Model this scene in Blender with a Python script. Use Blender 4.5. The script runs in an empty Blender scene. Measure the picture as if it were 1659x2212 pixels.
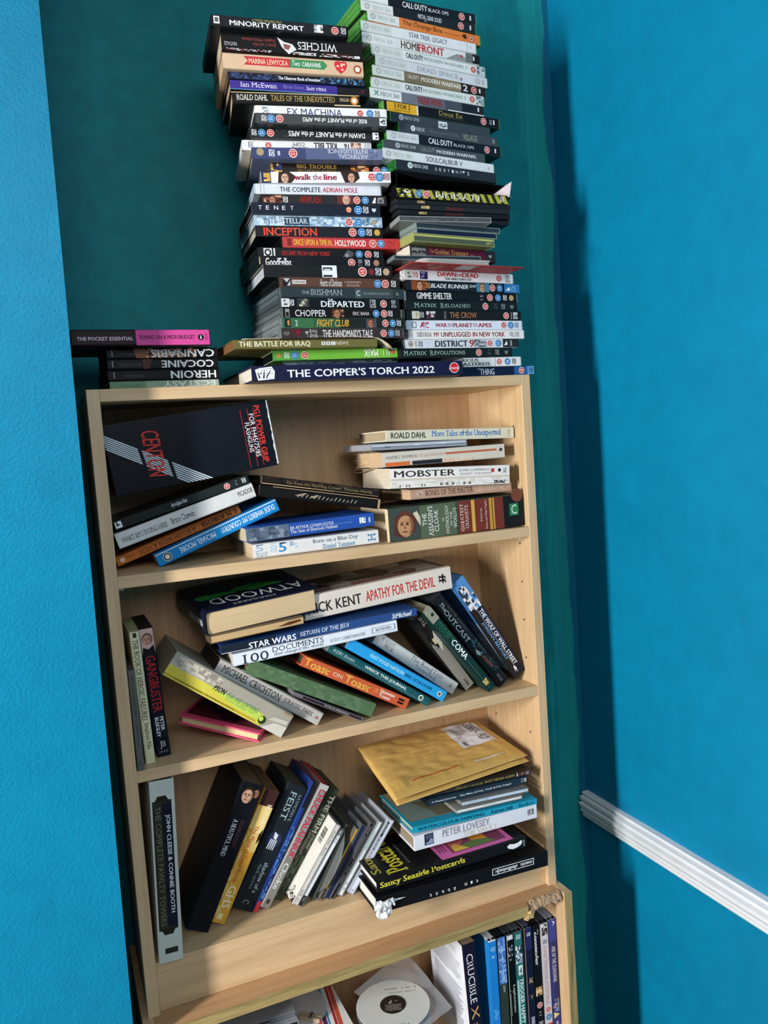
import bpy, bmesh, math, random
from mathutils import Vector, Matrix, noise
R=math.radians
scene=bpy.context.scene
COL=scene.collection
# ---------------------------------------------------------------- camera
def make_camera():
    cd=bpy.data.cameras.new('camera'); cam=bpy.data.objects.new('camera',cd); COL.objects.link(cam)
    rt=Vector((0.9172890759,-0.3921586515,-0.0692267525)); fw=Vector((0.3863689050,0.9185329443,-0.0837633534)); up=Vector((0.0964355766,0.0500881446,0.9940781445))
    m=Matrix(((rt.x,up.x,-fw.x,0),(rt.y,up.y,-fw.y,0),(rt.z,up.z,-fw.z,0),(0,0,0,1)))
    cam.matrix_world=Matrix.Translation((-0.05624,-1.07937,1.60395))@m
    cd.sensor_fit='HORIZONTAL'; cd.sensor_width=36.0; cd.lens=1712.9/1659*36.0; cd.clip_start=.05
    scene.camera=cam
make_camera()
# ---------------------------------------------------------------- light and exposure
scene.view_settings.view_transform='Standard'; scene.view_settings.look='None'
scene.view_settings.exposure=0.0; scene.view_settings.gamma=1.0
try: scene.view_settings.use_curve_mapping=False
except Exception: pass
w=bpy.data.worlds.new('room_air'); scene.world=w; w.use_nodes=True
bg=w.node_tree.nodes['Background']; bg.inputs[0].default_value=(.88,.93,1.0,1); bg.inputs[1].default_value=.12
def area(name,loc,target,sx,sy,power,col):
    l=bpy.data.lights.new(name,'AREA'); l.shape='RECTANGLE'; l.size=sx; l.size_y=sy; l.energy=power; l.color=col
    o=bpy.data.objects.new(name,l); COL.objects.link(o); o.location=loc
    d=(Vector(target)-Vector(loc)).normalized(); o.rotation_euler=d.to_track_quat('-Z','Y').to_euler()
    return o
area('window_light_left',(-1.95,-1.13,1.66),(.5,.0,1.25),.17,1.0,106,(1,.98,.95))       # tall window at the left of the room
area('window_light_behind',(.0,-2.6,2.65),(.45,0,1.35),1.7,1.3,27,(.96,.98,1))               # bay window behind the viewer
scene.cycles.max_bounces=8; scene.cycles.diffuse_bounces=4; scene.cycles.transparent_max_bounces=12
# ---------------------------------------------------------------- materials
NAMED={'w':'#e6e8ea','k':'#15171a'}
def lin(h):
    h=NAMED.get(h,h).lstrip('#'); v=[int(h[i:i+2],16)/255 for i in(0,2,4)]
    return tuple(c/12.92 if c<=.04045 else ((c+.055)/1.055)**2.4 for c in v)
MC={}
def base_mat(name):
    m=bpy.data.materials.new(name); m.use_nodes=True; nt=m.node_tree
    return m,nt,nt.nodes['Principled BSDF']
def node(nt,t,**k):
    n=nt.nodes.new(t)
    for a,b in k.items():
        if a in n.inputs: n.inputs[a].default_value=b
        else: setattr(n,a,b)
    return n
def M(h,rough=.42,var=.10,scale=55,bump=0,metal=0,stretch=(1,1,1)):
    key=(h,rough,var,scale,bump,metal,stretch)
    if key in MC: return MC[key]
    m,nt,p=base_mat('paint_'+NAMED.get(h,h).lstrip('#'))
    c=lin(h)
    tc=node(nt,'ShaderNodeTexCoord'); mp=node(nt,'ShaderNodeMapping'); mp.inputs['Scale'].default_value=stretch
    nz=node(nt,'ShaderNodeTexNoise'); nz.inputs['Scale'].default_value=scale; nz.inputs['Detail'].default_value=4
    mx=node(nt,'ShaderNodeMix',data_type='RGBA')
    mx.inputs[6].default_value=tuple(x*(1-var) for x in c)+(1,); mx.inputs[7].default_value=tuple(min(1,x*(1+var)+var*.004) for x in c)+(1,)
    nt.links.new(tc.outputs['Object'],mp.inputs[0]); nt.links.new(mp.outputs[0],nz.inputs['Vector'])
    nt.links.new(nz.outputs[0],mx.inputs[0]); nt.links.new(mx.outputs[2],p.inputs['Base Color'])
    p.inputs['Roughness'].default_value=rough; p.inputs['Metallic'].default_value=metal; p.inputs['Specular IOR Level'].default_value=.13
    if bump:
        b=node(nt,'ShaderNodeBump'); b.inputs['Strength'].default_value=bump; b.inputs['Distance'].default_value=.001
        nt.links.new(nz.outputs[0],b.inputs['Height']); nt.links.new(b.outputs[0],p.inputs['Normal'])
    MC[key]=m; return m
def pages_mat(h):
    key=('pages',h)
    if key in MC: return MC[key]
    m=M(h,.9,.30,1.0,.5,0,(14,14,1500)); m=m.copy(); m.name='page_edges'; MC[key]=m; return m
def clear_mat(h,op=.45):
    key=('clear',h,op)
    if key in MC: return MC[key]
    m,nt,p=base_mat('clear_plastic'); c=lin(h)
    p.inputs['Base Color'].default_value=c+(1,); p.inputs['Roughness'].default_value=.12; p.inputs['Alpha'].default_value=op
    nz=node(nt,'ShaderNodeTexNoise'); nz.inputs['Scale'].default_value=90
    rr=node(nt,'ShaderNodeMapRange'); rr.inputs[3].default_value=.08; rr.inputs[4].default_value=.25
    nt.links.new(nz.outputs[0],rr.inputs[0]); nt.links.new(rr.outputs[0],p.inputs['Roughness'])
    MC[key]=m; return m
def wood(h,grain,dark=.87,rough=.5):
    key=('wood',h,grain,dark)
    if key in MC: return MC[key]
    m,nt,p=base_mat('oak_veneer'); c=lin(h)
    tc=node(nt,'ShaderNodeTexCoord'); mp=node(nt,'ShaderNodeMapping')
    sc={'x':(3.5,60,60),'z':(60,60,3.5),'y':(60,3.5,60)}[grain]
    mp.inputs['Scale'].default_value=sc
    nz=node(nt,'ShaderNodeTexNoise'); nz.inputs['Scale'].default_value=1.4; nz.inputs['Detail'].default_value=7; nz.inputs['Distortion'].default_value=.6
    n2=node(nt,'ShaderNodeTexNoise'); n2.inputs['Scale'].default_value=7; n2.inputs['Detail'].default_value=3
    add=node(nt,'ShaderNodeMath',operation='MULTIPLY_ADD'); add.inputs[1].default_value=.35
    rp=node(nt,'ShaderNodeValToRGB')
    rp.color_ramp.elements[0].position=.46; rp.color_ramp.elements[0].color=tuple(x*dark for x in (c[0],c[1]*.96,c[2]*.9))+(1,)
    rp.color_ramp.elements[1].position=.78; rp.color_ramp.elements[1].color=tuple(min(1,x*1.06) for x in c)+(1,)
    nt.links.new(tc.outputs['Object'],mp.inputs[0]); nt.links.new(mp.outputs[0],nz.inputs['Vector']); nt.links.new(mp.outputs[0],n2.inputs['Vector'])
    nt.links.new(n2.outputs[0],add.inputs[0]); nt.links.new(nz.outputs[0],add.inputs[2]); nt.links.new(add.outputs[0],rp.inputs[0])
    nt.links.new(rp.outputs[0],p.inputs['Base Color']); p.inputs['Roughness'].default_value=rough
    b=node(nt,'ShaderNodeBump'); b.inputs['Strength'].default_value=.08; b.inputs['Distance'].default_value=.001
    nt.links.new(nz.outputs[0],b.inputs['Height']); nt.links.new(b.outputs[0],p.inputs['Normal'])
    MC[key]=m; return m
def wall_paint(name,h,bump=.25,patch=None,rough=.5,mottle=.09):
    m,nt,p=base_mat(name); c=lin(h)
    tc=node(nt,'ShaderNodeTexCoord')
    big=node(nt,'ShaderNodeTexNoise'); big.inputs['Scale'].default_value=3.2; big.inputs['Detail'].default_value=5
    fine=node(nt,'ShaderNodeTexNoise'); fine.inputs['Scale'].default_value=300; fine.inputs['Detail'].default_value=3
    mx=node(nt,'ShaderNodeMix',data_type='RGBA'); mx.inputs[6].default_value=tuple(x*(1-mottle) for x in c)+(1,); mx.inputs[7].default_value=tuple(x*(1+mottle) for x in c)+(1,)
    for n in(big,fine): nt.links.new(tc.outputs['Object'],n.inputs['Vector'])
    mid=node(nt,'ShaderNodeTexNoise'); mid.inputs['Scale'].default_value=26; mid.inputs['Detail'].default_value=6; mid.inputs['Roughness'].default_value=.7
    nt.links.new(tc.outputs['Object'],mid.inputs['Vector'])
    sm=node(nt,'ShaderNodeMath',operation='MULTIPLY_ADD'); sm.inputs[1].default_value=.55; nt.links.new(mid.outputs[0],sm.inputs[0])
    s2=node(nt,'ShaderNodeMath',operation='MULTIPLY'); s2.inputs[1].default_value=.5; nt.links.new(big.outputs[0],s2.inputs[0]); nt.links.new(s2.outputs[0],sm.inputs[2])
    ct=node(nt,'ShaderNodeMapRange'); ct.inputs[1].default_value=.40; ct.inputs[2].default_value=.66; nt.links.new(sm.outputs[0],ct.inputs[0]); nt.links.new(ct.outputs[0],mx.inputs[0])
    out=mx.outputs[2]
    if patch: out=patch(nt,tc,out)
    nt.links.new(out,p.inputs['Base Color']); p.inputs['Roughness'].default_value=rough; p.inputs['Specular IOR Level'].default_value=.2
    b=node(nt,'ShaderNodeBump'); b.inputs['Strength'].default_value=bump; b.inputs['Distance'].default_value=.0016
    nt.links.new(fine.outputs[0],b.inputs['Height']); nt.links.new(b.outputs[0],p.inputs['Normal'])
    return m
BLUE='#037ba3'
def cut_in(nt,tc,src):
    # brushed-out border of the green coat and the bare strip of the older blue by the corner
    sp=node(nt,'ShaderNodeSeparateXYZ'); nt.links.new(tc.outputs['Object'],sp.inputs[0])
    mp=node(nt,'ShaderNodeMapping'); mp.inputs['Scale'].default_value=(70,1,2.2); nt.links.new(tc.outputs['Object'],mp.inputs[0])
    st=node(nt,'ShaderNodeTexNoise'); st.inputs['Scale'].default_value=1.6; st.inputs['Detail'].default_value=5; nt.links.new(mp.outputs[0],st.inputs['Vector'])
    lo=node(nt,'ShaderNodeTexNoise'); lo.inputs['Scale'].default_value=5.5; lo.inputs['Detail'].default_value=2; nt.links.new(tc.outputs['Object'],lo.inputs['Vector'])
    def band(lo_x,hi_x,amp,rag):
        a=node(nt,'ShaderNodeMath',operation='MULTIPLY_ADD'); a.inputs[1].default_value=amp; nt.links.new(lo.outputs[0],a.inputs[0]); nt.links.new(sp.outputs[0],a.inputs[2])
        b=node(nt,'ShaderNodeMath',operation='MULTIPLY_ADD'); b.inputs[1].default_value=rag; nt.links.new(st.outputs[0],b.inputs[0]); nt.links.new(a.outputs[0],b.inputs[2])
        r=node(nt,'ShaderNodeMapRange'); r.inputs[1].default_value=lo_x; r.inputs[2].default_value=hi_x; nt.links.new(b.outputs[0],r.inputs[0]); return r
    m1=node(nt,'ShaderNodeMix',data_type='RGBA'); m1.inputs[7].default_value=lin('#1d9496')+(1,)
    r1=band(.850,.862,.05,.045); nt.links.new(src,m1.inputs[6])
    sm=node(nt,'ShaderNodeMath',operation='MULTIPLY'); nt.links.new(r1.outputs[0],sm.inputs[0]); nt.links.new(st.outputs[0],sm.inputs[1]); nt.links.new(sm.outputs[0],m1.inputs[0])
    m2=node(nt,'ShaderNodeMix',data_type='RGBA'); m2.inputs[7].default_value=lin('#08617f')+(1,)
    r2=band(.8795,.8815,.038,.004); nt.links.new(m1.outputs[2],m2.inputs[6]); nt.links.new(r2.outputs[0],m2.inputs[0])
    return m2.outputs[2]
# ---------------------------------------------------------------- mesh helpers
def finish(name,bm,mats,parent=None,smooth=False,bevel=0):
    if bevel:
        bmesh.ops.bevel(bm,geom=[e for e in bm.edges if e.is_manifold and e.calc_face_angle(0)>.6],offset=bevel,segments=2,affect='EDGES',profile=.6,clamp_overlap=True)
    me=bpy.data.meshes.new(name); bm.to_mesh(me); bm.free()
    for m in (mats if isinstance(mats,(list,tuple)) else [mats]): me.materials.append(m)
    if smooth:
        for p in me.polygons: p.use_smooth=True
    o=bpy.data.objects.new(name,me); COL.objects.link(o)
    if parent: o.parent=parent
    return o
def box(bm,x0,x1,y0,y1,z0,z1,mi=0):
    v=[bm.verts.new(p) for p in((x0,y0,z0),(x1,y0,z0),(x1,y1,z0),(x0,y1,z0),(x0,y0,z1),(x1,y0,z1),(x1,y1,z1),(x0,y1,z1))]
    for q in((3,2,1,0),(4,5,6,7),(0,1,5,4),(1,2,6,5),(2,3,7,6),(3,0,4,7)):
        f=bm.faces.new([v[i] for i in q]); f.material_index=mi
def bev(bm,off,seg=2):
    bmesh.ops.bevel(bm,geom=list(bm.edges),offset=off,segments=seg,affect='EDGES',profile=.6,clamp_overlap=True)
def empty(name,loc=(0,0,0),rot=(0,0,0)):
    o=bpy.data.objects.new(name,None); COL.objects.link(o); o.location=loc; o.rotation_euler=rot; o.empty_display_size=.02
    return o
def tag(o,label,cat,group=None):
    o['label']=label; o['category']=cat
    if group: o['group']=group
    return o
def struct(o): o['kind']='structure'; return o
# ---------------------------------------------------------------- lettering
TC={}
def text_shape(s,flags):
    key=(s,'b' in flags,'i' in flags,'s' in flags)
    if key in TC: return TC[key]
    cu=bpy.data.curves.new('lettering','FONT'); cu.body=s; cu.resolution_u=2; cu.fill_mode='FRONT'
    if 'i' in flags: cu.shear=.28
    o=bpy.data.objects.new('lettering',cu); COL.objects.link(o)
    me=o.to_mesh()
    vs=[(v.co.x,v.co.y) for v in me.vertices]; fs=[tuple(p.vertices) for p in me.polygons]
    if 's' in flags and vs:
        cnt={}
        for f in fs:
            for a,b in zip(f,f[1:]+f[:1]):
                k=(min(a,b),max(a,b)); cnt[k]=cnt.get(k,0)+1
        ex=[]
        for (a,b),n in cnt.items():
            if n!=1: continue
            (xa,ya),(xb,yb)=vs[a],vs[b]
            if abs(ya-yb)<.004 and .03<abs(xa-xb)<.22:
                other=[vs[i][1] for f in fs if a in f and b in f for i in f]
                upw=sum(other)/len(other)>ya
                x0,x1=min(xa,xb)-.075,max(xa,xb)+.075; y0,y1=(ya,ya+.055) if upw else (ya-.055,ya)
                ex.append((x0,x1,y0,y1))
        for x0,x1,y0,y1 in ex:
            i=len(vs); vs+=[(x0,y0),(x1,y0),(x1,y1),(x0,y1)]; fs.append((i,i+1,i+2,i+3))
    if 'b' in flags and vs:      # heavier strokes: the glyphs drawn three times, slightly apart
        n0=len(vs); b0=list(vs); f0=list(fs); vs=[];fs=[]
        for c,(dx,dy) in enumerate(((-.022,-.006),(.022,-.006),(0,.010))):
            k=len(vs); vs+=[(x+dx,y+dy) for x,y in b0]; fs+=[tuple(i+k for i in f) for f in f0]
    o.to_mesh_clear(); bpy.data.objects.remove(o); bpy.data.curves.remove(cu)
    lay=len(vs)//3 if 'b' in flags else 0
    if vs:
        xs=[v[0] for v in vs]; ys=[v[1] for v in vs]; x0,y0=min(xs),min(ys); sx=max(1e-6,max(xs)-x0); sy=max(1e-6,max(ys)-y0)
        vs=[((x-x0)/sx,(y-y0)/sy,(i//lay if lay else 0)*.000011) for i,(x,y) in enumerate(vs)]
    TC[key]=(vs,fs); return TC[key]
class Panel:
    """draws print on the flat face O + u*U + v*V of a part's mesh, in thin layers"""
    def __init__(s,bm,mats,O,U,V,N):
        s.bm=bm; s.mats=mats; s.O=Vector(O); s.U=Vector(U); s.V=Vector(V); s.N=Vector(N); s.L=s.U.length; s.T=s.V.length; s.k=0
    def mi(s,h,rough=.45):
        m=M(h,rough)
        if m not in s.mats: s.mats.append(m)
        return s.mats.index(m)
    def poly(s,pts,h):
        s.k+=1; d=s.N*(.00004*s.k+.00003)
        vs=[s.bm.verts.new(s.O+s.U*(u/100)+s.V*(v/100)+d) for u,v in pts]
        try:
            f=s.bm.faces.new(vs); f.material_index=s.mi(h); f.normal_update()
            if f.normal.dot(s.N)<0: f.normal_flip()
        except ValueError: pass
    def rect(s,u0,u1,v0,v1,h): s.poly([(u0,v0),(u1,v0),(u1,v1),(u0,v1)],h)
    def disc(s,u,v,r,h,n=18):   # r in units of the spine thickness
        rr=r*s.T; s.poly([(u+math.cos(a)*rr/s.L*100,v+math.sin(a)*rr/s.T*100) for a in [math.tau*(i+.5)/n for i in range(n)]],h)
    def text(s,t,u0,u1,v0,v1,h,fl=''):
        vs,fs=text_shape(t,fl)
        if not vs: return
        s.k+=1; d=s.N*(.00004*s.k+.00003); mi=s.mi(h)
        out=[]
        for x,y,lz in vs:
            if 'R' in fl: x,y=y,1-x
            elif 'r' in fl: x,y=1-y,x
            if 'f' in fl: x,y=1-x,1-y
            out.append(s.bm.verts.new(s.O+s.U*((u0+(u1-u0)*x)/100)+s.V*((v0+(v1-v0)*y)/100)+d+s.N*lz))
        for f in fs:
            try:
                q=s.bm.faces.new([out[i] for i in f]); q.material_index=mi; q.normal_update()
                if q.normal.dot(s.N)<0: q.normal_flip()
            except ValueError: pass
    def mosaic(s,u0,u1,v0,v1,cols,seed):
        rnd=random.Random(seed); W=(u1-u0)/100*s.L; H=(v1-v0)/100*s.T
        r=4 if W>.006 else 3; c=max(2,min(26,int(W/max(H,.001)*r*.8)))
        s.k+=1; d=s.N*(.00004*s.k+.00003)
        g=[[None]*(r+1) for _ in range(c+1)]
        for i in range(c+1):
            for j in range(r+1):
                a=i/c; b=j/r
                if 0<i<c: a+=(rnd.random()-.5)*.7/c
                if 0<j<r: b+=(rnd.random()-.5)*.6/r
                g[i][j]=s.bm.verts.new(s.O+s.U*((u0+(u1-u0)*a)/100)+s.V*((v0+(v1-v0)*b)/100)+d)
        for i in range(c):
            for j in range(r):
                f=s.bm.faces.new((g[i][j],g[i+1][j],g[i+1][j+1],g[i][j+1])); f.material_index=s.mi(rnd.choice(cols)); f.normal_update()
                if f.normal.dot(s.N)<0: f.normal_flip()
    def draw(s,els):
        for e in els:
            t=e[0]
            if t=='t': s.text(*e[1:])
            elif t=='r': s.rect(*e[1:])
            elif t=='l':      # a line of print too small to read
                u0,u1,v0,v1,h=e[1:]; rnd=random.Random(int(u0*10)); n=max(3,int((u1-u0)/100*s.L/.0035)); w=(u1-u0)/n; vm=(v0+v1)/2; hv=(v1-v0)*.28
                for i in range(n):
                    if rnd.random()<.82: s.rect(u0+i*w,u0+i*w+w*.8,vm-hv,vm+hv,h)
            elif t=='g': s.poly(e[1],e[2])
            elif t=='e': s.disc(*e[1:])
            elif t=='p': s.mosaic(*e[1:])
            elif t=='z':
                u0,u1,ca,cb=e[1:]; s.rect(u0,u1,4,96,cb); n=15; w=(u1-u0)/n
                for i in range(n): s.poly([(max(u0,u0+i*w+w*.45),4),(min(u1,u0+i*w+w*.98),4),(min(u1,u0+i*w+w*.53),96),(max(u0,u0+i*w),96)],ca)
            elif t=='f':
                u,hair,skin=e[1:4]; s.disc(u,52,.5,hair); s.disc(u,46,.36,skin)
            elif t=='F':     # small printed portrait; 'up' is the direction of the crown in the print
                u,v,r,skin,hair,up=e[1:7]; k=s.T/s.L
                def q(a,b,up=up,u=u,v=v,r=r,k=k):
                    if up=='u': a,b=-b,a
                    elif up=='d': a,b=b,-a
                    return (u+a*r*k*100,v+b*r*100)
                def oval(cx,cy,rx,ry,h,n=16): s.poly([q(cx+rx*math.cos(math.tau*i/n),cy+ry*math.sin(math.tau*i/n)) for i in range(n)],h)
                dk='#%02x%02x%02x'%tuple(int(int(skin[i:i+2],16)*.62) for i in(1,3,5))
                oval(0,.12,.88,1.05,hair); oval(0,-.12,.70,.92,skin); oval(.34,-.15,.32,.66,dk)
                oval(-.12,-.10,.62,.86,skin)
                for ex in(-.34,.16): oval(ex,.04,.15,.075,'#2a1d18',8); oval(ex,.20,.19,.05,hair,8)
                s.poly([q(-.10,.02),q(.02,-.32),q(-.16,-.34)],dk); oval(-.10,-.58,.26,.07,'#7a4038',8)
            elif t=='d':
                u,n,c,fl=e[1:]; tw=.17*s.T/s.L*100
                if c=='r': s.disc(u,50,.40,'#e3c3bd'); s.disc(u,50,.31,'#b8403f'); s.text(n,u-tw,u+tw,34,66,'#f3dcd6','bR' if 'f' in fl else 'br')
                else: s.disc(u,50,.43,'#3a7fb8',8); s.disc(u,50,.36,'#a5c8e0',8); s.disc(u,50,.33,'#2a6fad',8); s.text(n,u-tw,u+tw,34,66,'#dcebf5','bR' if 'f' in fl else 'br')
            elif t=='V':
                u,h,fl=e[1:]; tw=.2*s.T/s.L*100; f=-1 if 'f' in fl else 1
                s.text('DVD',u-tw-f*tw*.4,u+tw-f*tw*.4,20,84,h,'biR' if f<0 else 'bir')
                s.rect(u+f*tw*1.0-tw*.2,u+f*tw*1.0+tw*.2,22,82,h)
# ---------------------------------------------------------------- shelf things
CAT={'dvd':('film_case','film case'),'slip':('film_case','film case'),'xbox':('game_case','game case'),'xboxone':('game_case','game case'),'book':('paperback_book','book'),'hard':('hardback_book','book'),'cover':('hardback_book','book'),'cd':('disc_box','disc box'),'cdx':('slim_case','disc box'),'fat':('disc_box','disc box'),'box':('equipment_box','box'),'open':('card_sleeve','sleeve'),'disc':('disc_tray','disc box'),'lay':('hardback_book','book')}
def spine_panel(bm,mats,L,T,inset=0.,y=0.,zi=0.):
    return Panel(bm,mats,(-L/2,y,zi),(L,0,0),(0,0,T-2*zi),(0,-1,0))
def case_mesh(bm,L,T,D,b=.0011,gap=True):
    if gap:
        box(bm,-L/2,L/2,.0012,D,.0003,T/2-.0004); box(bm,-L/2,L/2,.0012,D,T/2+.0004,T-.0003)
        box(bm,-L/2,L/2,.0003,.0075,.0003,T-.0003); box(bm,-L/2+.002,L/2-.002,.006,D-.0015,T/2-.0008,T/2+.0008)
    else: box(bm,-L/2,L/2,.0003,D,.0003,T-.0003)
    bev(bm,b)
def build(it):
    key,kind,loc,yaw,tilt,L,T,D,col,cc,label,group,els=it
    nm,cat=CAT[kind]
    root=empty(nm,loc,(0,-R(tilt),yaw)); tag(root,label,cat,group)
    hl=L/2
    if kind in('dvd','xbox','xboxone'):
        bm=bmesh.new(); case_mesh(bm,L,T,D)
        if kind=='dvd': pm=M(cc,.38,.08)
        else: pm=clear_mat(cc,.93)
        finish('case',bm,pm,root)
        bm=bmesh.new(); mats=[M(col,.3)]; e=.0022
        box(bm,-hl+e,hl-e,0,.0004,.0006,T-.0006); box(bm,-hl+e,hl-e,.0002,D-.003,.00005,.00035); box(bm,-hl+e,hl-e,.0002,D-.003,T-.00035,T-.00005)
        spine_panel(bm,mats,L,T,zi=.0006).draw(els)
        finish('printed_insert',bm,mats,root)
    elif kind=='slip':
        bm=bmesh.new(); mats=[M(col,.38),M('#b9b4a8',.8)]; t=.0006
        for b_ in((-hl,hl,0,t,0,T),(-hl,hl,D-t,D,0,T),(-hl,hl,t,D-t,0,t),(-hl,hl,t,D-t,T-t,T)): box(bm,*b_)
        bm.normal_update()
        for f in bm.faces:
            if abs(f.normal.x)>.9: f.material_index=1
        spine_panel(bm,mats,L,T).draw(els); finish('card_sleeve',bm,mats,root)
        bm=bmesh.new(); box(bm,-hl+.0025,hl-.0025,.001,D-.001,.0009,T-.0009); bev(bm,.001); finish('case',bm,M(cc,.5),root)
    elif kind=='book':
        bm=bmesh.new(); mats=[M(col,.42)]; t=.0006
        r=min(.0022,T*.2)
        # wrap-around cover with softly rounded spine edges
        prof=[(D,0),(r,0),(r*.3,r*.3),(0,r),(0,T-r),(r*.3,T-r*.3),(r,T),(D,T)]
        inn=[(D,t),(r+t*.3,t),(t,r+t*.2),(t,T-r-t*.2),(r+t*.3,T-t),(D,T-t)]
        ring=prof+inn[::-1]
        a=[bm.verts.new((-hl,y,z)) for y,z in ring]; b=[bm.verts.new((hl,y,z)) for y,z in ring]; n=len(ring)
        for i in range(n): bm.faces.new((a[i],a[(i+1)%n],b[(i+1)%n],b[i]))
        bm.faces.new(a[::-1]); bm.faces.new(b); bmesh.ops.recalc_face_normals(bm,faces=bm.faces)
        spine_panel(bm,mats,L,T,zi=r*.35).draw(els)
        if key=='crucible': page_print(Panel(bm,mats,(hl,D,0),(0,-D,0),(-L,0,0),(0,0,-1)))
        if key=='beau': back_blurb(Panel(bm,mats,(hl,D,0),(0,-D,0),(-L,0,0),(0,0,-1)))
        if key=='wolf':
            P=Panel(bm,mats,(hl,D,0),(0,-D,0),(-L,0,0),(0,0,-1)); P.rect(0,100,12,100,'#4f8ad0'); P.mosaic(70,100,10,60,['#b9cfe8','#8fb3e0','#d9e4f0'],4)
        if key=='apathy':
            P=Panel(bm,mats,(-hl,0,T),(L,0,0),(0,D,0),(0,0,1)); P.rect(0,100,10,100,'#4a4440'); P.mosaic(10,96,14,98,['#3a3533','#5d5752','#8d8780','#2d2a28','#6d625a'],7); P.text('NICK KENT',35,80,12,26,'#8d4a42','b')
        if key=='mobster':
            P=Panel(bm,mats,(-hl,0,T),(L,0,0),(0,D,0),(0,0,1)); P.rect(0,46,12,80,'#3f3f40'); P.mosaic(2,44,12,60,['#2d2d2e','#8d8a86','#4f4f50'],3); P.text('MOBSTER',60,66,6,90,'#2f2d2c','br'); P.text('JOHN CUMMINGS',70,74,6,80,'#b9605a','r'); P.text('ERNEST VOLKMAN',84,90,10,90,'#4f4c4a','r')
        cov=finish('cover',bm,mats,root)
        if key=='iraq': curled_page(cov,L,T,D)
        if key=='thompson': fanned_pages(root,L,T,D)
        bm=bmesh.new(); box(bm,-hl+.0008,hl-.0008,t+.0012,D-.0012,t,T-t); finish('pages',bm,pages_mat(cc),root)
    elif kind in('hard','cover'):
        t=.0024 if T>.014 else .0014
        bm=bmesh.new(); mats=[M(col,.42)]
        box(bm,-hl,hl,.0008,D,0,t); box(bm,-hl,hl,.0008,D,T-t,T); box(bm,-hl,hl,0,.0022,0,T); bev(bm,.0007)
        spine_panel(bm,mats,L,T).draw(els)
        if kind=='cover':
            P=Panel(bm,mats,(-hl,0,T),(L,0,0),(0,D,0),(0,0,1)); cover_print(P)
        if key=='water':
            P=Panel(bm,mats,(-hl,0,T),(L,0,0),(0,D,0),(0,0,1)); P.rect(2,96,14,100,'#8a8468'); P.mosaic(3,40,16,98,['#6d6a55','#7a8a86','#57584a','#9a8d6a'],3); P.mosaic(40,95,16,98,['#c2b78f','#a9a07c','#d0c79f','#7a8a86'],5)
        cov=finish('cover',bm,mats,root)
        bm=bmesh.new(); box(bm,-hl+.003,hl-.003,.0024,D-.003,t,T-t); finish('pages',bm,pages_mat(cc),root)
        if key=='oasis': torn_corner(cov,L,T)
    elif kind in('cd','fat'):
        bm=bmesh.new(); mats=[M(col,.35)]
        box(bm,-hl+.0015,hl-.0015,.0003,D-.004,.0013,T-.0013); spine_panel(bm,mats,L,T,zi=.0012,y=.0003).draw(els); finish('inlay_card',bm,mats,root)
        if key=='fatcd': barcode_cover(root,L,D)
        bm=bmesh.new(); box(bm,-hl,hl,-.0003,D,0,.0012); box(bm,-hl,hl,-.0003,D,T-.0012,T); box(bm,-hl,-hl+.0012,0,D,.0012,T-.0012); box(bm,hl-.0012,hl,0,D,.0012,T-.0012)
        finish('clear_case',bm,clear_mat(cc,.45),root)
    elif kind=='cdx':
        bm=bmesh.new(); case_mesh(bm,L,T,D,.0008,False); finish('case',bm,M(cc,.35),root)
        bm=bmesh.new(); mats=[M(col,.35)]; box(bm,-hl+.004,hl-.004,-.0001,.0004,.0012,T-.0012); spine_panel(bm,mats,L,T,y=-.0001,zi=.001).draw(els); finish('spine_label',bm,mats,root)
    elif kind=='box':
        bm=bmesh.new(); mats=[M(col,.33)]
        box(bm,-hl,hl,0,D,0,T); bev(bm,.0012,2); spine_panel(bm,mats,L,T).draw(els)
        P=Panel(bm,mats,(hl,0,0),(0,D,0),(0,0,T),(1,0,0)); P.rect(1,98,2,98,'#14181f')
        carton=finish('carton',bm,mats,root)
        bm=bmesh.new(); rnd=random.Random(3)
        pts=[(hl-.0008+rnd.uniform(-.0012,.0006),T*(.02+i/20*.96)) for i in range(21)]
        for (xa,za),(xb,zb) in zip(pts,pts[1:]):
            f=bm.faces.new([bm.verts.new(p) for p in((xa,-.0012,za),(hl+.0006,-.0012,za),(hl+.0006,-.0012,zb),(xb,-.0012,zb))])
        g=bmesh.ops.extrude_face_region(bm,geom=list(bm.faces)); bmesh.ops.translate(bm,verts=[v for v in g['geom'] if isinstance(v,bmesh.types.BMVert)],vec=(0,.0014,0))
        finish('worn_edge',bm,M('#c9cfd2',.8,.2,400),carton)
    elif kind=='open':
        bm=bmesh.new(); mats=[M('#0e0f11',.55),M('#b9aeb4',.7)]; t=.0007; T2=T
        box(bm,-hl,hl,0,D,0,t); box(bm,-hl,hl,.02,D,T2-t,T2); box(bm,-hl,hl,D-t,D,t,T2-t); box(bm,-hl,-hl+t,0,D,t,T2-t); box(bm,hl-t,hl,.012,D,t,T2-t)
        finish('card_body',bm,mats,root)
        bm=bmesh.new()
        a=[bm.verts.new(p) for p in((hl-.032,.03,.0012),(hl-.004,.001,.0012),(hl-.0012,-.002,T2-.0012),(hl-.0012,.012,T2-.001))]
        bm.faces.new((a[0],a[1],a[2])); bm.faces.new((a[0],a[2],a[3]))
        g=bmesh.ops.extrude_face_region(bm,geom=list(bm.faces)); bmesh.ops.translate(bm,verts=[v for v in g['geom'] if isinstance(v,bmesh.types.BMVert)],vec=(.0004,.0004,0))
        fl=finish('end_flap',bm,M('#c3b9be',.7,.12),root); fl['label']='pale torn end flap'
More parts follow.
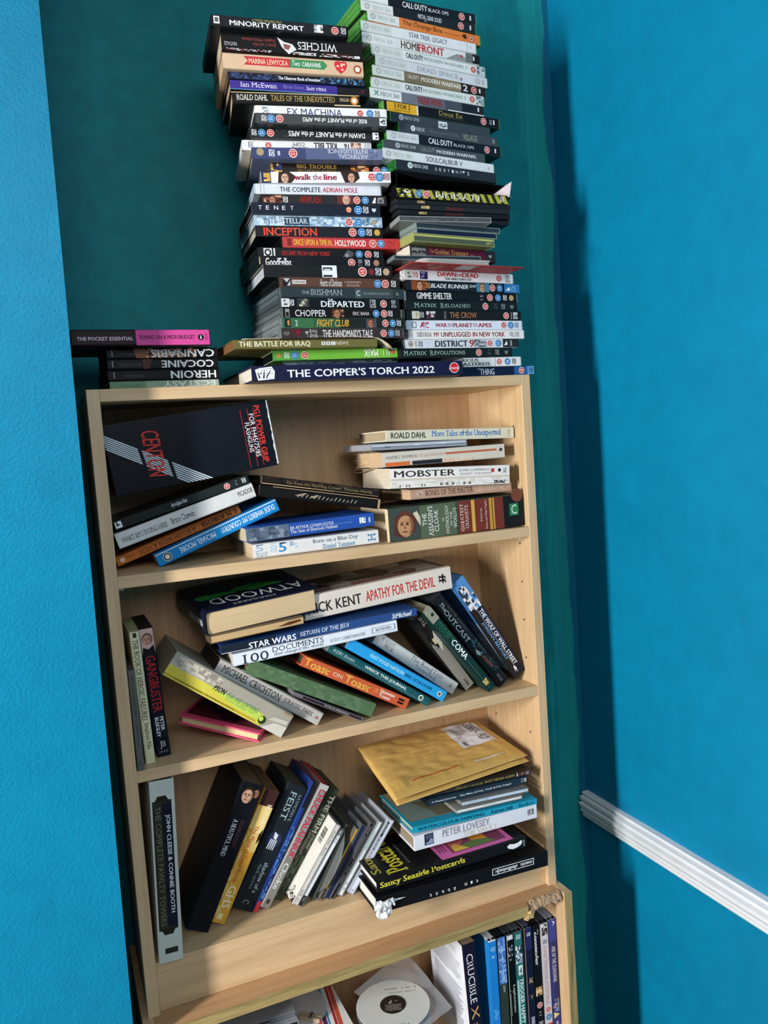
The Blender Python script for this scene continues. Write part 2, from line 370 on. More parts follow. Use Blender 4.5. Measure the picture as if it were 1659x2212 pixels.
        bm=bmesh.new(); box(bm,-hl,hl,-.0004,0,0,.0006); finish('edge_wear',bm,M('#cfcfcf',.7),root)
    elif kind=='disc':
        bm=bmesh.new(); box(bm,-hl,hl,.0,D,T*.15,T*.15+.0012); box(bm,-hl,-hl+.0015,0,D,0,T*.7); box(bm,hl-.0015,hl,0,D,0,T*.7); finish('clear_tray',bm,clear_mat(cc,.5),root)
        bm=bmesh.new(); disc_mesh(bm,(0,.040,T*.6),.06,.0012,.0075); m=cd_shine(); finish('disc',bm,m,root)
    elif kind=='lay':
        bm=bmesh.new(); mats=[M(col,.5),M('#3a2228',.5)]; t=.0022
        box(bm,-hl,hl,-.003,D,0,t); box(bm,-hl,hl,-.003,D,T-t,T); box(bm,-hl,hl,D-.0022,D,0,T)
        P=Panel(bm,mats,(-hl,-.003,T),(L,0,0),(0,D,0),(0,0,1)); P.rect(4,97,12,98,'#4a1f2c'); P.mosaic(8,90,20,90,['#3a2228','#5a2433','#2d1a1f'],4)
        finish('cover',bm,mats,root)
        bm=bmesh.new(); box(bm,-hl+.004,hl-.004,0,D-.003,t,T-t); finish('pages',bm,pages_mat(cc),root)
    return root
def barcode_cover(root,L,D):
    bm=bmesh.new(); mats=[M('#d6d3cc',.45)]; box(bm,-L/2,L/2,.0005,D-.002,-.0006,-.0001)
    P=Panel(bm,mats,(L/2,D,-.0006),(0,-D,0),(-L,0,0),(0,0,-1)); rnd=random.Random(3); v=70
    while v<88:
        h=rnd.uniform(.4,1.3); P.rect(78,90,v,v+h,'#2f2d2a'); v+=h+rnd.uniform(.4,1.2)
    P.disc(84,12,.028,'#3a3834'); P.disc(84,12,.018,'#d6d3cc'); P.mosaic(60,98,0,8,['#d6d3cc','#6d6a64','#2f2d2a','#b5b2ac'],8); P.mosaic(55,75,6,22,['#d6d3cc','#d6d3cc','#8d8a84'],5)
    finish('cover_sheet',bm,mats,root)
def page_print(P):
    P.rect(0,100,0,100,'#dfe3ec'); rnd=random.Random(4)
    y=90
    for k in range(30):
        if k in(3,12): y-=3.5
        P.rect(rnd.uniform(8,14),rnd.uniform(78,90) if k not in(2,11) else 55,y-.55,y+.05,'#9a9aa6'); y-=2.2
def back_blurb(P):
    rnd=random.Random(9); y=93
    for k in range(26):
        if k%7==6: y-=2.5; continue
        P.rect(22,22+rnd.uniform(40,62),y-.35,y,'#3a3c44'); y-=2.1
def curled_page(root,L,T,D):
    bm=bmesh.new(); n=26; rows=[]
    for i in range(n+1):
        u=i/n; x=-L/2+.012+u*(L*1.06); z=T+.0006+.0028*math.sin(u*math.pi)**2
        if u>.86: z-= (u-.86)**2*.9
        zl=z+(.006*math.exp(-((u-.13)/.06)**2))
        rows.append([bm.verts.new((x,-.004,min(z,T+.0006+.004))),bm.verts.new((x,.02,z*.9999)),bm.verts.new((x,D*.9,T+.0003))])
    for a,b in zip(rows,rows[1:]):
        for j in range(2): bm.faces.new((a[j],b[j],b[j+1],a[j+1]))
    g=bmesh.ops.extrude_face_region(bm,geom=list(bm.faces)); bmesh.ops.translate(bm,verts=[v for v in g['geom'] if isinstance(v,bmesh.types.BMVert)],vec=(0,0,-.0003))
    o=finish('bent_cover',bm,M('#c9bda6',.7),root,True); o['label']='bent cream-edged cover'
def fanned_pages(root,L,T,D):
    bm=bmesh.new(); rnd=random.Random(8)
    for k in range(15):
        z=T*(.06+.88*k/14); dz=(k-7)*.0007; xs=[-L/2-.0005,-L/2+.03]
        a=[]
        m=8
        for j in range(m+1):
            t=j/m; y=.003+t*(D+.004); zz=z+dz*t*2.2+.0016*math.sin(t*7+k*1.3)*t
            a.append((bm.verts.new((-L/2-.0012*t-.0006*rnd.random(),y,zz)),bm.verts.new((L/2-.004,y,z))))
        for p,q in zip(a,a[1:]): bm.faces.new((p[0],p[1],q[1],q[0]))
    g=bmesh.ops.extrude_face_region(bm,geom=list(bm.faces)); bmesh.ops.translate(bm,verts=[v for v in g['geom'] if isinstance(v,bmesh.types.BMVert)],vec=(0,0,.0005))
    o=finish('fanned_leaves',bm,M('#cdb594',.9,.2,60),root); o['label']='wavy fanned leaves'
def cover_print(P):
    P.text('Saucy',1,8.5,16,84,'#a99f3a','sbr'); P.text('Postcards',9,22,8,96,'#c9be3c','sbr')
    for k in range(9): P.rect(24.6,26,22+k*6,25.5+k*6,'#5a5a5c')
    P.poly([(43,4),(92,4),(92,70),(43,70)],'#c5629a')
    P.poly([(52,12),(89,12),(89,68),(52,68)],'#7a3f55'); P.mosaic(54,88,14,66,['#c98a3a','#7a3f55','#b0413a','#d9b04a','#5f7a45','#a85a5f'],8)
    P.disc(57,26,.055,'#c9a04a')
    for k in range(3): P.rect(45.4+k*1.9,46.2+k*1.9,20,56,'#7a3a5c')
def disc_mesh(bm,c,r,t,hole,n=56):
    c=Vector(c)
    o1=[];o2=[];i1=[];i2=[]
    for k in range(n):
        a=math.tau*k/n; d=Vector((math.cos(a),math.sin(a),0))
        o1.append(bm.verts.new(c+d*r)); i1.append(bm.verts.new(c+d*hole)); o2.append(bm.verts.new(c+d*r+Vector((0,0,t)))); i2.append(bm.verts.new(c+d*hole+Vector((0,0,t))))
    for k in range(n):
        j=(k+1)%n
        bm.faces.new((o1[k],o1[j],o2[j],o2[k])); bm.faces.new((i1[j],i1[k],i2[k],i2[j])); bm.faces.new((o2[k],o2[j],i2[j],i2[k])); bm.faces.new((o1[j],o1[k],i1[k],i1[j]))
def cd_shine():
    m,nt,p=base_mat('disc_mirror'); p.inputs['Base Color'].default_value=(.62,.66,.64,1); p.inputs['Metallic'].default_value=.8; p.inputs['Roughness'].default_value=.18
    try: p.inputs['Thin Film Thickness'].default_value=520; p.inputs['Thin Film IOR'].default_value=1.7
    except Exception: pass
    nz=node(nt,'ShaderNodeTexNoise'); nz.inputs['Scale'].default_value=30
    rr=node(nt,'ShaderNodeMapRange'); rr.inputs[3].default_value=.14; rr.inputs[4].default_value=.24
    nt.links.new(nz.outputs[0],rr.inputs[0]); nt.links.new(rr.outputs[0],p.inputs['Roughness'])
    return m
def crumple(bm,c,s,amp,seed,cuts=5):
    r=bmesh.ops.create_cube(bm,size=1,matrix=Matrix.Translation(c)@Matrix.Diagonal((*s,1)))
    es={e for v in r['verts'] for e in v.link_edges}
    bmesh.ops.subdivide_edges(bm,edges=list(es),cuts=cuts,use_grid_fill=True)
    for v in bm.verts:
        if (v.co-Vector(c)).length<max(s)*1.2:
            v.co+=Vector(noise.noise_vector(v.co*160+Vector((seed,0,0))))*amp
def torn_corner(root,L,T):
    bm=bmesh.new(); rnd=random.Random(5)
    for k in range(9):
        c=Vector((-L/2+.002+rnd.random()*.02,-.002-rnd.random()*.003,-.002+rnd.random()*T*.8)); 
        crumple(bm,c,(.010,.003,.010),.004,k*3.1,2)
    f=[bm.verts.new(p) for p in((-L/2+.02,-.0016,T*.75),(-L/2+.047,-.0016,T*.62),(-L/2+.022,-.0016,T*.5))]; bm.faces.new(f)
    o=finish('torn_paper',bm,M('#d5d6d6',.8,.2,300),root); o['label']='white torn board corner'
# ---------------------------------------------------------------- the setting
ZF=0.0
def slab(name,b,m):
    bm=bmesh.new(); box(bm,*b); return struct(finish(name,bm,m))
slab('floor',(-2.2,1.1,-3.4,.3,-.05,0),wood('#8a6a4a','x'))
slab('wall_back',(-.015,.98,.19,.28,0,2.75),wall_paint('wall_green','#07767c',.22,patch=cut_in,rough=.6,mottle=.2))
slab('wall_right',(.873,.98,-2.4,.19,0,2.75),wall_paint('wall_blue_right',BLUE,.12))
slab('wall_chimney',(-2.2,-.0156,-.055,.28,0,2.75),wall_paint('wall_blue_chimney','#07789c',.5,rough=.38))
for v in bpy.data.objects['wall_chimney'].data.vertices:
    if v.co.x>-1: v.co.x+=(v.co.z-1.65)*.0085      # the corner of the chimney breast is a little out of plumb
# dado rail on the right wall: a moulded profile
def rail():
    prof=[(0,.842),(.012,.842),(.014,.846),(.014,.850),(.008,.8515),(.008,.853),(.018,.8545),(.019,.861),(.011,.863),(.011,.8645),(.021,.866),(.022,.873),(.012,.8755),(.012,.877),(.019,.879),(.019,.885),(.009,.887),(.009,.8885),(.014,.890),(.012,.893),(0,.893)]
    dz=0
    bm=bmesh.new(); n=len(prof)
    ys=[.186-2.55*i/60 for i in range(61)]; rings=[]
    rnd=random.Random(2)
    for y in ys:
        j=rnd.uniform(-.0004,.0004)
        rings.append([bm.verts.new((.8729-d,y,z+dz+(j if d==0 else 0))) for d,z in prof])
    for a,b in zip(rings,rings[1:]):
        for i in range(n-1): bm.faces.new((a[i],a[i+1],b[i+1],b[i]))
    bm.faces.new(rings[0]); bm.faces.new(rings[-1][::-1])
    bmesh.ops.recalc_face_normals(bm,faces=bm.faces)
    o=finish('trim_1',bm,M('#dfe3e8',.4,.10,25)); struct(o)
rail()
# ---------------------------------------------------------------- bookcase
OAK='#c9ab83'; W=.665; TK=.0161; ZB=.8512; ZT=1.70; DB=.171
bk=empty('bookcase',(W/2,.09,ZB)); tag(bk,'light oak open bookcase standing on a wider oak cabinet in the alcove','bookcase')
def part(name,b,m,parent,bevel=.0006,label=None):
    # b in world coordinates; stored relative to the parent Empty
    p=parent.location; cx,cy,cz=[(b[0]+b[1])/2,(b[2]+b[3])/2,(b[4]+b[5])/2]
    bm=bmesh.new(); box(bm,b[0]-cx,b[1]-cx,b[2]-cy,b[3]-cy,b[4]-cz,b[5]-cz)
    if bevel: bev(bm,bevel,1)
    o=finish(name,bm,m,parent); o.location=Vector((cx,cy,cz))-p
    if label: o['label']=label
    return o
part('side_panel',(0,TK,0,DB+.006,ZB,ZT),wood(OAK,'z'),bk)
rp=part('side_panel',(W-TK,W,0,DB+.006,ZB,ZT),wood(OAK,'z'),bk)
def peg_holes(o):
    bm=bmesh.new(); bm.from_mesh(o.data); o.data.materials.append(M('#3a2a1c',.9))
    for y in(.030,.140):
        for z in [.98+.064*k for k in range(11)]:
            c=Vector((W-TK-.00015,y,z))-o.location-bk.location
            f=bm.faces.new([bm.verts.new(c+Vector((0,.0019*math.cos(a),.0019*math.sin(a)))) for a in [math.tau*i/10 for i in range(10)]]); f.material_index=1
    bm.to_mesh(o.data); bm.free()
peg_holes(rp)
part('top_panel',(TK,W-TK,0,DB+.006,ZT-TK,ZT),wood(OAK,'x'),bk)
part('shelf',(TK,W-TK,.0005,DB,1.4573-TK,1.4573),wood(OAK,'x'),bk)
part('shelf',(TK,W-TK,.0005,DB,1.1949-TK,1.1949),wood(OAK,'x'),bk)
part('shelf',(TK,W-TK,.008,DB,.921-TK,.921),wood(OAK,'x'),bk)
part('plinth_board',(TK,W-TK,.0085,.024,ZB,.9206-TK),wood(OAK,'x'),bk,.0003)
part('back_panel',(TK,W-TK,DB,DB+.005,ZB,ZT-TK),wood('#c09c74','z',.88),bk,0)
for x in(TK+.004,W-TK-.004):
    for z in(1.4573,1.1949):
        for y in(.02,.15):
            bm=bmesh.new(); bmesh.ops.create_cone(bm,segments=10,radius1=.0025,radius2=.0025,depth=.008,cap_ends=True,matrix=Matrix.Rotation(R(90),4,'Y'))
            o=finish('shelf_peg',bm,M('#d6d2c4',.5),bk); o.location=Vector((x,y,z-TK-.0027))-bk.location
# ---------------------------------------------------------------- lower cabinet
CX0,CX1=-.0085,.6725; YF=-.031; TB=.0165
cb=empty('cabinet',((CX0+CX1)/2,.08,0)); tag(cb,'wider oak cabinet under the bookcase with a torn front edge at its right end','cabinet')
PLY='#a38f5c'
part('side_panel',(CX0,CX0+.0145,YF,.185,0,ZB),wood(OAK,'z'),cb)
part('side_panel',(CX1-.0145,CX1,YF+.0008,.185,0,ZB),wood(OAK,'z'),cb)
part('edge_strip',(CX1-.0145,CX1,YF-.0002,YF+.0008,0,ZB),wood(PLY,'z',.5),cb,0,'olive wood-grain edge strip')
# top panel with the broken-away right front corner
def cab_top():
    x0,x1=CX0+.0145,CX1-.0145; z0,z1=ZB-TB,ZB-.0002; bx=.588
    rnd=random.Random(11)
    front=[(x0,YF+.0008),(bx,YF+.0008)]
    k=9
    for i in range(k+1): front.append((bx+.004+(x1-bx-.004)*i/k,YF+.010+rnd.uniform(-.002,.003)+.004*math.sin(i*.9)))
    ring=front+[(x1,.185),(x0,.185)]
    c=Vector(((x0+x1)/2,.08,ZB)); bm=bmesh.new()
    a=[bm.verts.new(Vector((x,y,z0))-c) for x,y in ring]; b=[bm.verts.new(Vector((x,y,z1))-c) for x,y in ring]; n=len(ring)
    for i in range(n): bm.faces.new((a[i],a[(i+1)%n],b[(i+1)%n],b[i]))
    bm.faces.new(b); bm.faces.new(a[::-1]); bmesh.ops.recalc_face_normals(bm,faces=bm.faces)
    o=finish('top_panel',bm,wood('#b28a62','x'),cb); o.location=c-cb.location; tp=o
    part('edge_strip',(x0,bx,YF-.0002,YF+.0008,z0,z1),wood(PLY,'x',.5),cb,0,'olive wood-grain edge strip')
    bm=bmesh.new()
    nx,nr=90,22; rings=[]
    for i in range(nx+1):
        t=i/nx; x=bx+.001+(x1-.001-bx-.001)*t; env=min(1,t/.10)*min(1,(1-t)/.05+.35); ring=[]
        for k in range(nr):
            a=math.tau*k/nr; p=Vector((x,YF+.0105+.0080*env*math.cos(a),ZB-TB*.48+TB*.52*env*math.sin(a)))
            d=noise.fractal(p*150,1.0,2.0,5)*.0026+noise.noise(p*520)*.0011
            ring.append(bm.verts.new(p+Vector((noise.noise(p*300)*.001,math.cos(a)*d,math.sin(a)*d))))
        rings.append(ring)
    for a,c2 in zip(rings,rings[1:]):
        for k in range(nr): bm.faces.new((a[k],a[(k+1)%nr],c2[(k+1)%nr],c2[k]))
    bm.faces.new(rings[0][::-1]); bm.faces.new(rings[-1]); bmesh.ops.recalc_face_normals(bm,faces=bm.faces)
    o=finish('torn_chipboard',bm,M('#a88d72',.95,.35,420,.8),cb); o['label']='grey-brown fluffy torn chipboard'; o.parent=tp; o.location=-c
    bm=bmesh.new()
    for i in range(11):
        crumple(bm,Vector((bx-.006+rnd.random()*.016,YF-.0005+rnd.random()*.004,z0-.003+rnd.random()*.008)),(.006,.0028,.004),.0025,i*5.3+40,2)
    o=finish('splinters',bm,M('#d9bd83',.9,.25,300),cb); o['label']='pale yellow splinters'; o.parent=tp; o.location=-c
cab_top()
part('shelf',(CX0+.0145,CX1-.0145,-.026,.18,.5889,.605),wood(OAK,'x'),cb)
part('back_panel',(CX0+.0145,CX1-.0145,.18,.185,.05,ZB-TB),wood('#a98560','z',.85),cb,0)
part('shelf',(CX0+.0145,CX1-.0145,-.02,.18,.10,.1165),wood(OAK,'x'),cb)

ITEMS=[
('minority','dvd',(0.2937, -0.0082, 2.1693),-0.1,0,0.1875,0.0143,0.135,'#1c2024','#16181a',
 'black film case with squared white lettering, on top of the tall left stack','films and books in the tall left stack',
 [('r', 1.9, 5.9, 20, 92, 'w'), ('r', 2.6, 5.2, 35, 80, '#5a5f63'), ('t', 'A STEVEN SPIELBERG FILM', 29.0, 50.2, 72, 95, '#a9a86a', ''), ('t', 'MiNORiTY REPORT', 12.9, 66.5, 16, 66, 'w', 'b'), ('p', 74.1, 80.8, 15, 95, ['#c9d0d6', '#30353b', '#8d9297', '#e2e4e6'], 3), ('d', 89.8, '12', 'r', ''), ('V', 96.2, 'w', '')]),
('witches','book',(0.3124, 0.0018, 2.1453),-0.115,0,0.1967,0.0241,0.13,'#141416','#b8a88e',
 'thick black paperback with upside-down white title and white figure, in the tall left stack','films and books in the tall left stack',
 [('t', 'VINTAGE', 2.0, 10.8, 28, 50, '#b9b9b9', 'f'), ('t', 'English Witch-Hunts', 14.2, 37.0, 62, 84, '#94423c', 'fs'), ('t', 'James I and the', 21.5, 37.8, 34, 58, '#94423c', 'fs'), ('t', 'WITCHES', 52.9, 81.3, 32, 78, 'w', 'fs'), ('t', 'TRACY BORMAN', 71.6, 91.6, 6, 22, '#8a2f2c', 'fs'), ('g', [(38.7, 95), (43.4, 70), (49.1, 60), (51.9, 30), (46.2, 0), (41.5, 40)], '#dcdcdc'), ('g', [(42.5, 60), (48.1, 52), (46.2, 25), (43.4, 30)], '#8a5a52'), ('p', 2.9, 34.1, 0, 14, ['#141416', '#8a2f2c', '#b9b9b9', '#141416'], 5), ('p', 49.1, 97.5, 0, 16, ['#141416', '#c9c9c9', '#5a2422', '#e2e2e2'], 6)]),
('caravans','book',(0.3133, 0.0057, 2.1243),-0.115,0,0.1963,0.021,0.13,'#d2b595','#b59c78',
 'cream paperback with red and green banners and a strawberry on its spine','films and books in the tall left stack',
 [('g', [(14.1, 86), (46.4, 86), (46.4, 28), (14.1, 28), (17.3, 57)], '#c0323f'), ('t', 'MARINA LEWYCKA', 17.8, 45.2, 38, 74, '#e5cda2', 'b'), ('g', [(46.4, 86), (70.9, 86), (73.6, 57), (70.9, 28), (46.4, 28)], '#3f8754'), ('t', 'Two', 48.1, 53.8, 40, 78, 'w', 'i'), ('t', 'CARAVANS', 55.3, 68.7, 40, 72, 'w', 'b'), ('g', [(78.4, 72), (79.7, 92), (82.2, 96), (83.4, 88), (85.1, 96), (87.4, 90), (88.1, 66), (86.6, 36), (83.2, 6), (80.0, 34)], '#cf3440'), ('p', 80.2, 86.6, 30, 80, ['#cf3440', '#cf3440', '#cf3440', '#eab9a0'], 9), ('e', 95.6, 45, 0.3, '#a4502f'), ('e', 95.6, 45, 0.18, 'w')]),
('observer','book',(0.3184, 0.012, 2.1141),-0.12,0,0.1919,0.0102,0.12,'#151a2c','#6d4f3a',
 'thin dark blue paperback with pale web pattern, under the cream strawberry book','films and books in the tall left stack',
 [('p', 1.8, 35.3, 5, 95, ['#151a2c', '#2b3860', '#1b2138', '#394a7a'], 11), ('t', 'The Observer Book of Invention', 35.7, 66.6, 25, 75, 'w', 'b'), ('p', 66.8, 99.3, 5, 95, ['#151a2c', '#4f87a8', '#1b2138', '#2d4f77', '#151a2c'], 12)]),
('mcewan','book',(0.3225, 0.0135, 2.101),-0.115,0,0.1958,0.0131,0.12,'#17171b','#a38d6c',
 'purple paperback with pale lettering and a black end, in the tall left stack','films and books in the tall left stack',
 [('r', -0.3, 76.6, 0, 100, '#3b2f86'), ('r', -0.3, 76.6, -3, 5, '#4f93b5'), ('t', 'Ian McEwan', 7.0, 32.8, 30, 86, '#d9d3ea', 's'), ('t', 'first love,', 37.1, 52.8, 32, 80, '#7f76c4', 's'), ('t', 'last rites', 54.0, 68.4, 32, 80, '#d9d3ea', 's'), ('t', 'V', 94.2, 96.7, 30, 70, '#a3303a', 's')]),
('dahl','book',(0.3156, 0.0137, 2.0837),-0.17,0,0.1793,0.0174,0.115,'#141312','#b79f78',
 'scuffed black paperback with gold serif title, lying on the white navy-lettered film case','films and books in the tall left stack',
 [('t', 'ROALD DAHL', 3.4, 27.2, 30, 78, '#e6e2d6', 's'), ('t', 'TALES OF THE UNEXPECTED', 29.7, 80.0, 30, 78, '#b39a5c', 's'), ('t', 'PENGUIN', 84.0, 91.2, 40, 70, '#c9b98c', ''), ('e', 95.5, 50, 0.36, '#c9853a'), ('e', 95.5, 50, 0.2, 'w'), ('r', -0.4, 99.6, 90, 97, '#c7b684'), ('r', 79.2, 100.2, 2, 12, '#cfc39c')]),
('exmach','dvd',(0.3501, 0.0102, 2.0695),-0.165,0,0.1893,0.0142,0.135,'#dfe1e4','#cfd3d6',
 'white film case with thin navy capitals, in the tall left stack','films and books in the tall left stack',
 [('p', 5.6, 10.5, 20, 90, ['#b9bcc0', '#dfe1e4', '#8d9094'], 4), ('t', 'EX MACHINA', 24.0, 65.1, 8, 84, '#26306e', ''), ('d', 79.0, '15', 'r', ''), ('d', 86.5, '15', 'b', ''), ('V', 92.2, '#30343a', '')]),
('rise','dvd',(0.3463, 0.0019, 2.0552),-0.148,0,0.1885,0.0142,0.135,'#3b3f42','#2c2f31',
 'grey film case with upside-down white title, directly under the white navy-lettered case','films and books in the tall left stack',
 [('V', 6.8, 'w', 'f'), ('d', 11.9, '12', 'b', 'f'), ('d', 18.3, '12', 'r', 'f'), ('t', 'RISE of the PLANET of the APES', 35.1, 84.1, 28, 72, 'w', 'fb'), ('r', 94.0, 99.4, 12, 90, 'w'), ('p', 94.8, 98.6, 25, 78, ['#3b3f42', 'w', '#6f7478'], 8)]),
('dawnpa','dvd',(0.3411, 0.0177, 2.0414),-0.14,0,0.1897,0.0139,0.135,'#1d1f21','#17191a',
 'black film case with upside-down white title and white end square, in the left stack','films and books in the tall left stack',
 [('V', 3.9, 'w', 'f'), ('d', 9.6, '12', 'b', 'f'), ('d', 16.0, '12', 'r', 'f'), ('p', 20.3, 42.3, 10, 90, ['#1d1f21', '#26292c', '#33373a'], 21), ('t', 'DAWN of the PLANET of the APES', 29.4, 87.8, 22, 78, 'w', 'fb'), ('r', 93.7, 98.4, 12, 90, 'w'), ('p', 94.5, 97.6, 25, 78, ['#1d1f21', 'w'], 8)]),
('killbill','dvd',(0.3309, 0.0258, 2.0274),-0.16,0,0.1865,0.014,0.13,'#dadcdd','#c9cccd',
 'white rental film case with upside-down black lettering, in the tall left stack','films and books in the tall left stack',
 [('V', 6.5, '#55595d', 'f'), ('d', 19.7, '18', 'r', 'f'), ('t', 'COPY', 38.0, 47.3, 50, 88, '#3a3d40', 'f'), ('t', 'RENTAL', 37.0, 49.3, 5, 42, '#3a3d40', 'f'), ('t', 'KILL BILL', 54.3, 72.2, 22, 90, '#23262a', 'fb'), ('t', '16', 78.0, 81.7, 30, 85, '#23262a', 'fb'), ('p', 83.3, 91.3, 5, 95, ['#c9a58f', '#7c5a48', '#d8c2b4'], 5), ('r', 94.0, 98.2, 0, 100, '#b9bcbf')]),
('artif','slip',(0.3405, 0.0117, 2.0122),-0.177,0,0.1862,0.0152,0.13,'#6b7594','#b79a62',
 'blue-grey card sleeved film with upside-down pale serif lettering, in the tall left stack','films and books in the tall left stack',
 [('r', -0.4, 40.3, 0, 100, '#39426a'), ('r', 40.3, 69.2, 0, 100, '#525d80'), ('e', 6.1, 60, 0.34, '#a3906a'), ('V', 14.6, 'w', 'f'), ('l', 19.1, 22.1, 15, 85, '#c5c9d6'), ('d', 30.7, '12', 'r', 'f'), ('t', 'INTELLIGENCE', 57.2, 88.6, 55, 92, '#d3d8e2', 'fs'), ('t', 'ARTIFICIAL', 65.0, 88.9, 8, 45, '#d3d8e2', 'fs'), ('p', 89.6, 95.5, 10, 90, ['#6b7594', '#8791ad', '#5a6483'], 5)]),
('bigtr','dvd',(0.3694, 0.0263, 1.9979),-0.13,0,0.1882,0.0143,0.13,'#1a1412','#4a4140',
 'dark brown film case with gold serif title, in the tall left stack','films and books in the tall left stack',
 [('p', 0.8, 8.9, 5, 95, ['#b78b3f', '#2e3a68', '#d1ac5e', '#24243c'], 7), ('t', 'BIG TROUBLE', 20.3, 51.3, 55, 95, '#b9923f', 's'), ('t', 'IN LITTLE CHINA', 21.1, 51.3, 5, 40, '#9a7834', 's'), ('p', 62.5, 76.9, 5, 95, ['#8e5a2e', '#d0823c', '#4d2f1e', '#e2b387'], 8), ('d', 83.2, '15', 'r', ''), ('d', 89.4, '15', 'b', ''), ('V', 94.8, 'w', '')]),
('walk','slip',(0.3526, 0.0178, 1.9826),-0.2,0,0.1873,0.0153,0.128,'#dcdde0','#1d1a1a',
 'white film sleeve with red lower-case title between two portrait photos','films and books in the tall left stack',
 [('r', 0.3, 7.7, 0, 100, '#252c55'), ('p', 2.2, 7.2, 15, 90, ['#c49a4a', '#252c55', '#e0bb6a'], 9), ('g', [(21.8, 100), (26.9, 55), (22.8, 0), (12.7, 0), (13.7, 100)], '#33241f'), ('F', 18.3, 46, 0.48, '#c9a48c', '#33241f', 'v'), ('t', 'walk', 25.1, 37.9, 25, 78, '#96203c', 'b'), ('t', 'the', 39.2, 46.1, 25, 78, '#b04b62', ''), ('t', 'line', 47.6, 57.7, 25, 78, '#96203c', 'b'), ('g', [(60.8, 100), (74.4, 100), (75.4, 40), (71.2, 0), (63.9, 0)], '#2c1f1c'), ('F', 69.2, 48, 0.46, '#c79c82', '#2c1f1c', 'v'), ('d', 84.9, '12', 'r', ''), ('d', 90.9, '12', 'b', ''), ('V', 96.6, '#8d2f45', '')]),
('mole','dvd',(0.343, 0.0268, 1.9681),-0.135,0,0.1864,0.0144,0.13,'#ccd2db','#9fb0bb',
 'pale blue-grey film case with black and red capitals, in the tall left stack','films and books in the tall left stack',
 [('t', 'THE COMPLETE', 19.5, 51.2, 22, 74, '#262b33', 'b'), ('t', 'ADRIAN MOLE', 52.7, 80.6, 22, 74, '#aa2f3d', 'b'), ('r', 4.7, 5.2, 5, 95, '#9aa3ad'), ('r', 7.3, 7.6, 5, 95, '#9aa3ad'), ('V', 95.3, 'w', '')]),
('whip','dvd',(0.351, 0.0266, 1.9537),-0.14,0,0.1856,0.0145,0.13,'#17181a','#17181a',
 'black film case with dark red title between two faces','films and books in the tall left stack',
 [('p', 2.3, 16.2, 5, 95, ['#5a2d20', '#8e5a44', '#2a1714', '#b98b70'], 3), ('F', 9.1, 48, 0.46, '#b07a60', '#3a1f18', 'v'), ('V', 19.0, 'w', ''), ('t', 'WHIPLASH', 30.0, 46.4, 12, 88, '#8f2524', 'b'), ('r', 59.4, 72.2, 0, 100, '#5e2b25'), ('F', 66.8, 50, 0.5, '#d0a48e', '#b58d7c', 'v'), ('d', 75.2, '15', 'r', ''), ('d', 82.0, '15', 'b', ''), ('g', [(87.4, 20), (89.7, 80), (90.7, 80), (90.2, 20)], 'w'), ('t', 'ICON', 91.7, 97.2, 20, 80, '#c9cccf', 'r')]),
('tenet','slip',(0.3365, 0.0217, 1.9384),-0.1,0,0.1887,0.0153,0.135,'#10192b','#0d0f13',
 'dark navy film sleeve with five widely spaced white capitals','films and books in the tall left stack',
 [('t', 'T', 5.1, 7.8, 38, 74, 'w', ''), ('t', 'E', 10.8, 13.2, 38, 74, 'w', ''), ('t', 'N', 16.8, 20.0, 38, 74, 'w', ''), ('t', 'E', 23.0, 25.4, 38, 74, 'w', ''), ('t', 'T', 29.3, 31.5, 38, 74, 'w', ''), ('e', 74.6, 52, 0.27, '#d57a3f'), ('t', '12', 73.2, 75.9, 34, 70, 'w', 'r'), ('d', 82.1, '12', 'b', ''), ('V', 88.2, 'w', ''), ('g', [(93.0, 66), (96.5, 66), (96.3, 45), (94.7, 30), (93.2, 45)], '#c7d4e4')]),
('inter','slip',(0.3408, 0.0285, 1.9235),-0.095,0,0.1897,0.0149,0.135,'#9fb8cc','#9aa9b2',
 'icy pale blue film sleeve with a thin serif title, in the tall left stack','films and books in the tall left stack',
 [('p', 2.4, 53.0, 5, 95, ['#a9c3d6', '#8ea9bd', '#c2d6e3', '#7d98ad', '#b5cad8'], 31), ('p', 53.0, 99.2, 5, 95, ['#a9c3d6', '#7fa0ba', '#c9dbe6', '#6488a5'], 32), ('r', 22.7, 42.0, 12, 88, '#2b4258'), ('t', 'INTERSTELLAR', 7.2, 40.8, 28, 76, '#dfe7ee', 's'), ('t', 'INTE', 7.2, 17.2, 28, 76, '#33506a', 's'), ('d', 73.2, '12', 'r', ''), ('d', 80.8, '12', 'b', ''), ('V', 86.7, '#3f5f7c', ''), ('e', 93.0, 50, 0.27, '#a99a78')]),
('incep','slip',(0.34, 0.0267, 1.9084),-0.09,0,0.188,0.0151,0.135,'#15191f','#a39c8c',
 'black film sleeve with bold orange-red capitals, in the tall left stack','films and books in the tall left stack',
 [('t', 'INCEPTION', 6.3, 47.3, 10, 84, '#d94a33', 'b'), ('d', 75.8, '12', 'r', ''), ('d', 83.2, '12', 'b', ''), ('V', 89.3, 'w', ''), ('e', 95.7, 50, 0.3, '#c9a24a')]),
('holly','dvd',(0.3725, 0.0248, 1.893),-0.065,0,0.1827,0.0154,0.125,'#b93a3b','#0f0f10',
 'bright red film case with yellow and white title, in the tall left stack','films and books in the tall left stack',
 [('r', 5.0, 8.4, 15, 85, '#7d2426'), ('t', 'ONCE UPON A TIME IN...', 9.9, 42.8, 22, 82, '#e3b73e', 'b'), ('t', 'HOLLYWOOD', 43.7, 69.5, 18, 82, '#efe7e2', 'b'), ('d', 75.5, '18', 'r', ''), ('d', 82.3, '18', 'b', ''), ('p', 88.5, 98.1, 20, 80, ['#b93a3b', '#8f2a2c', '#b93a3b'], 3)]),
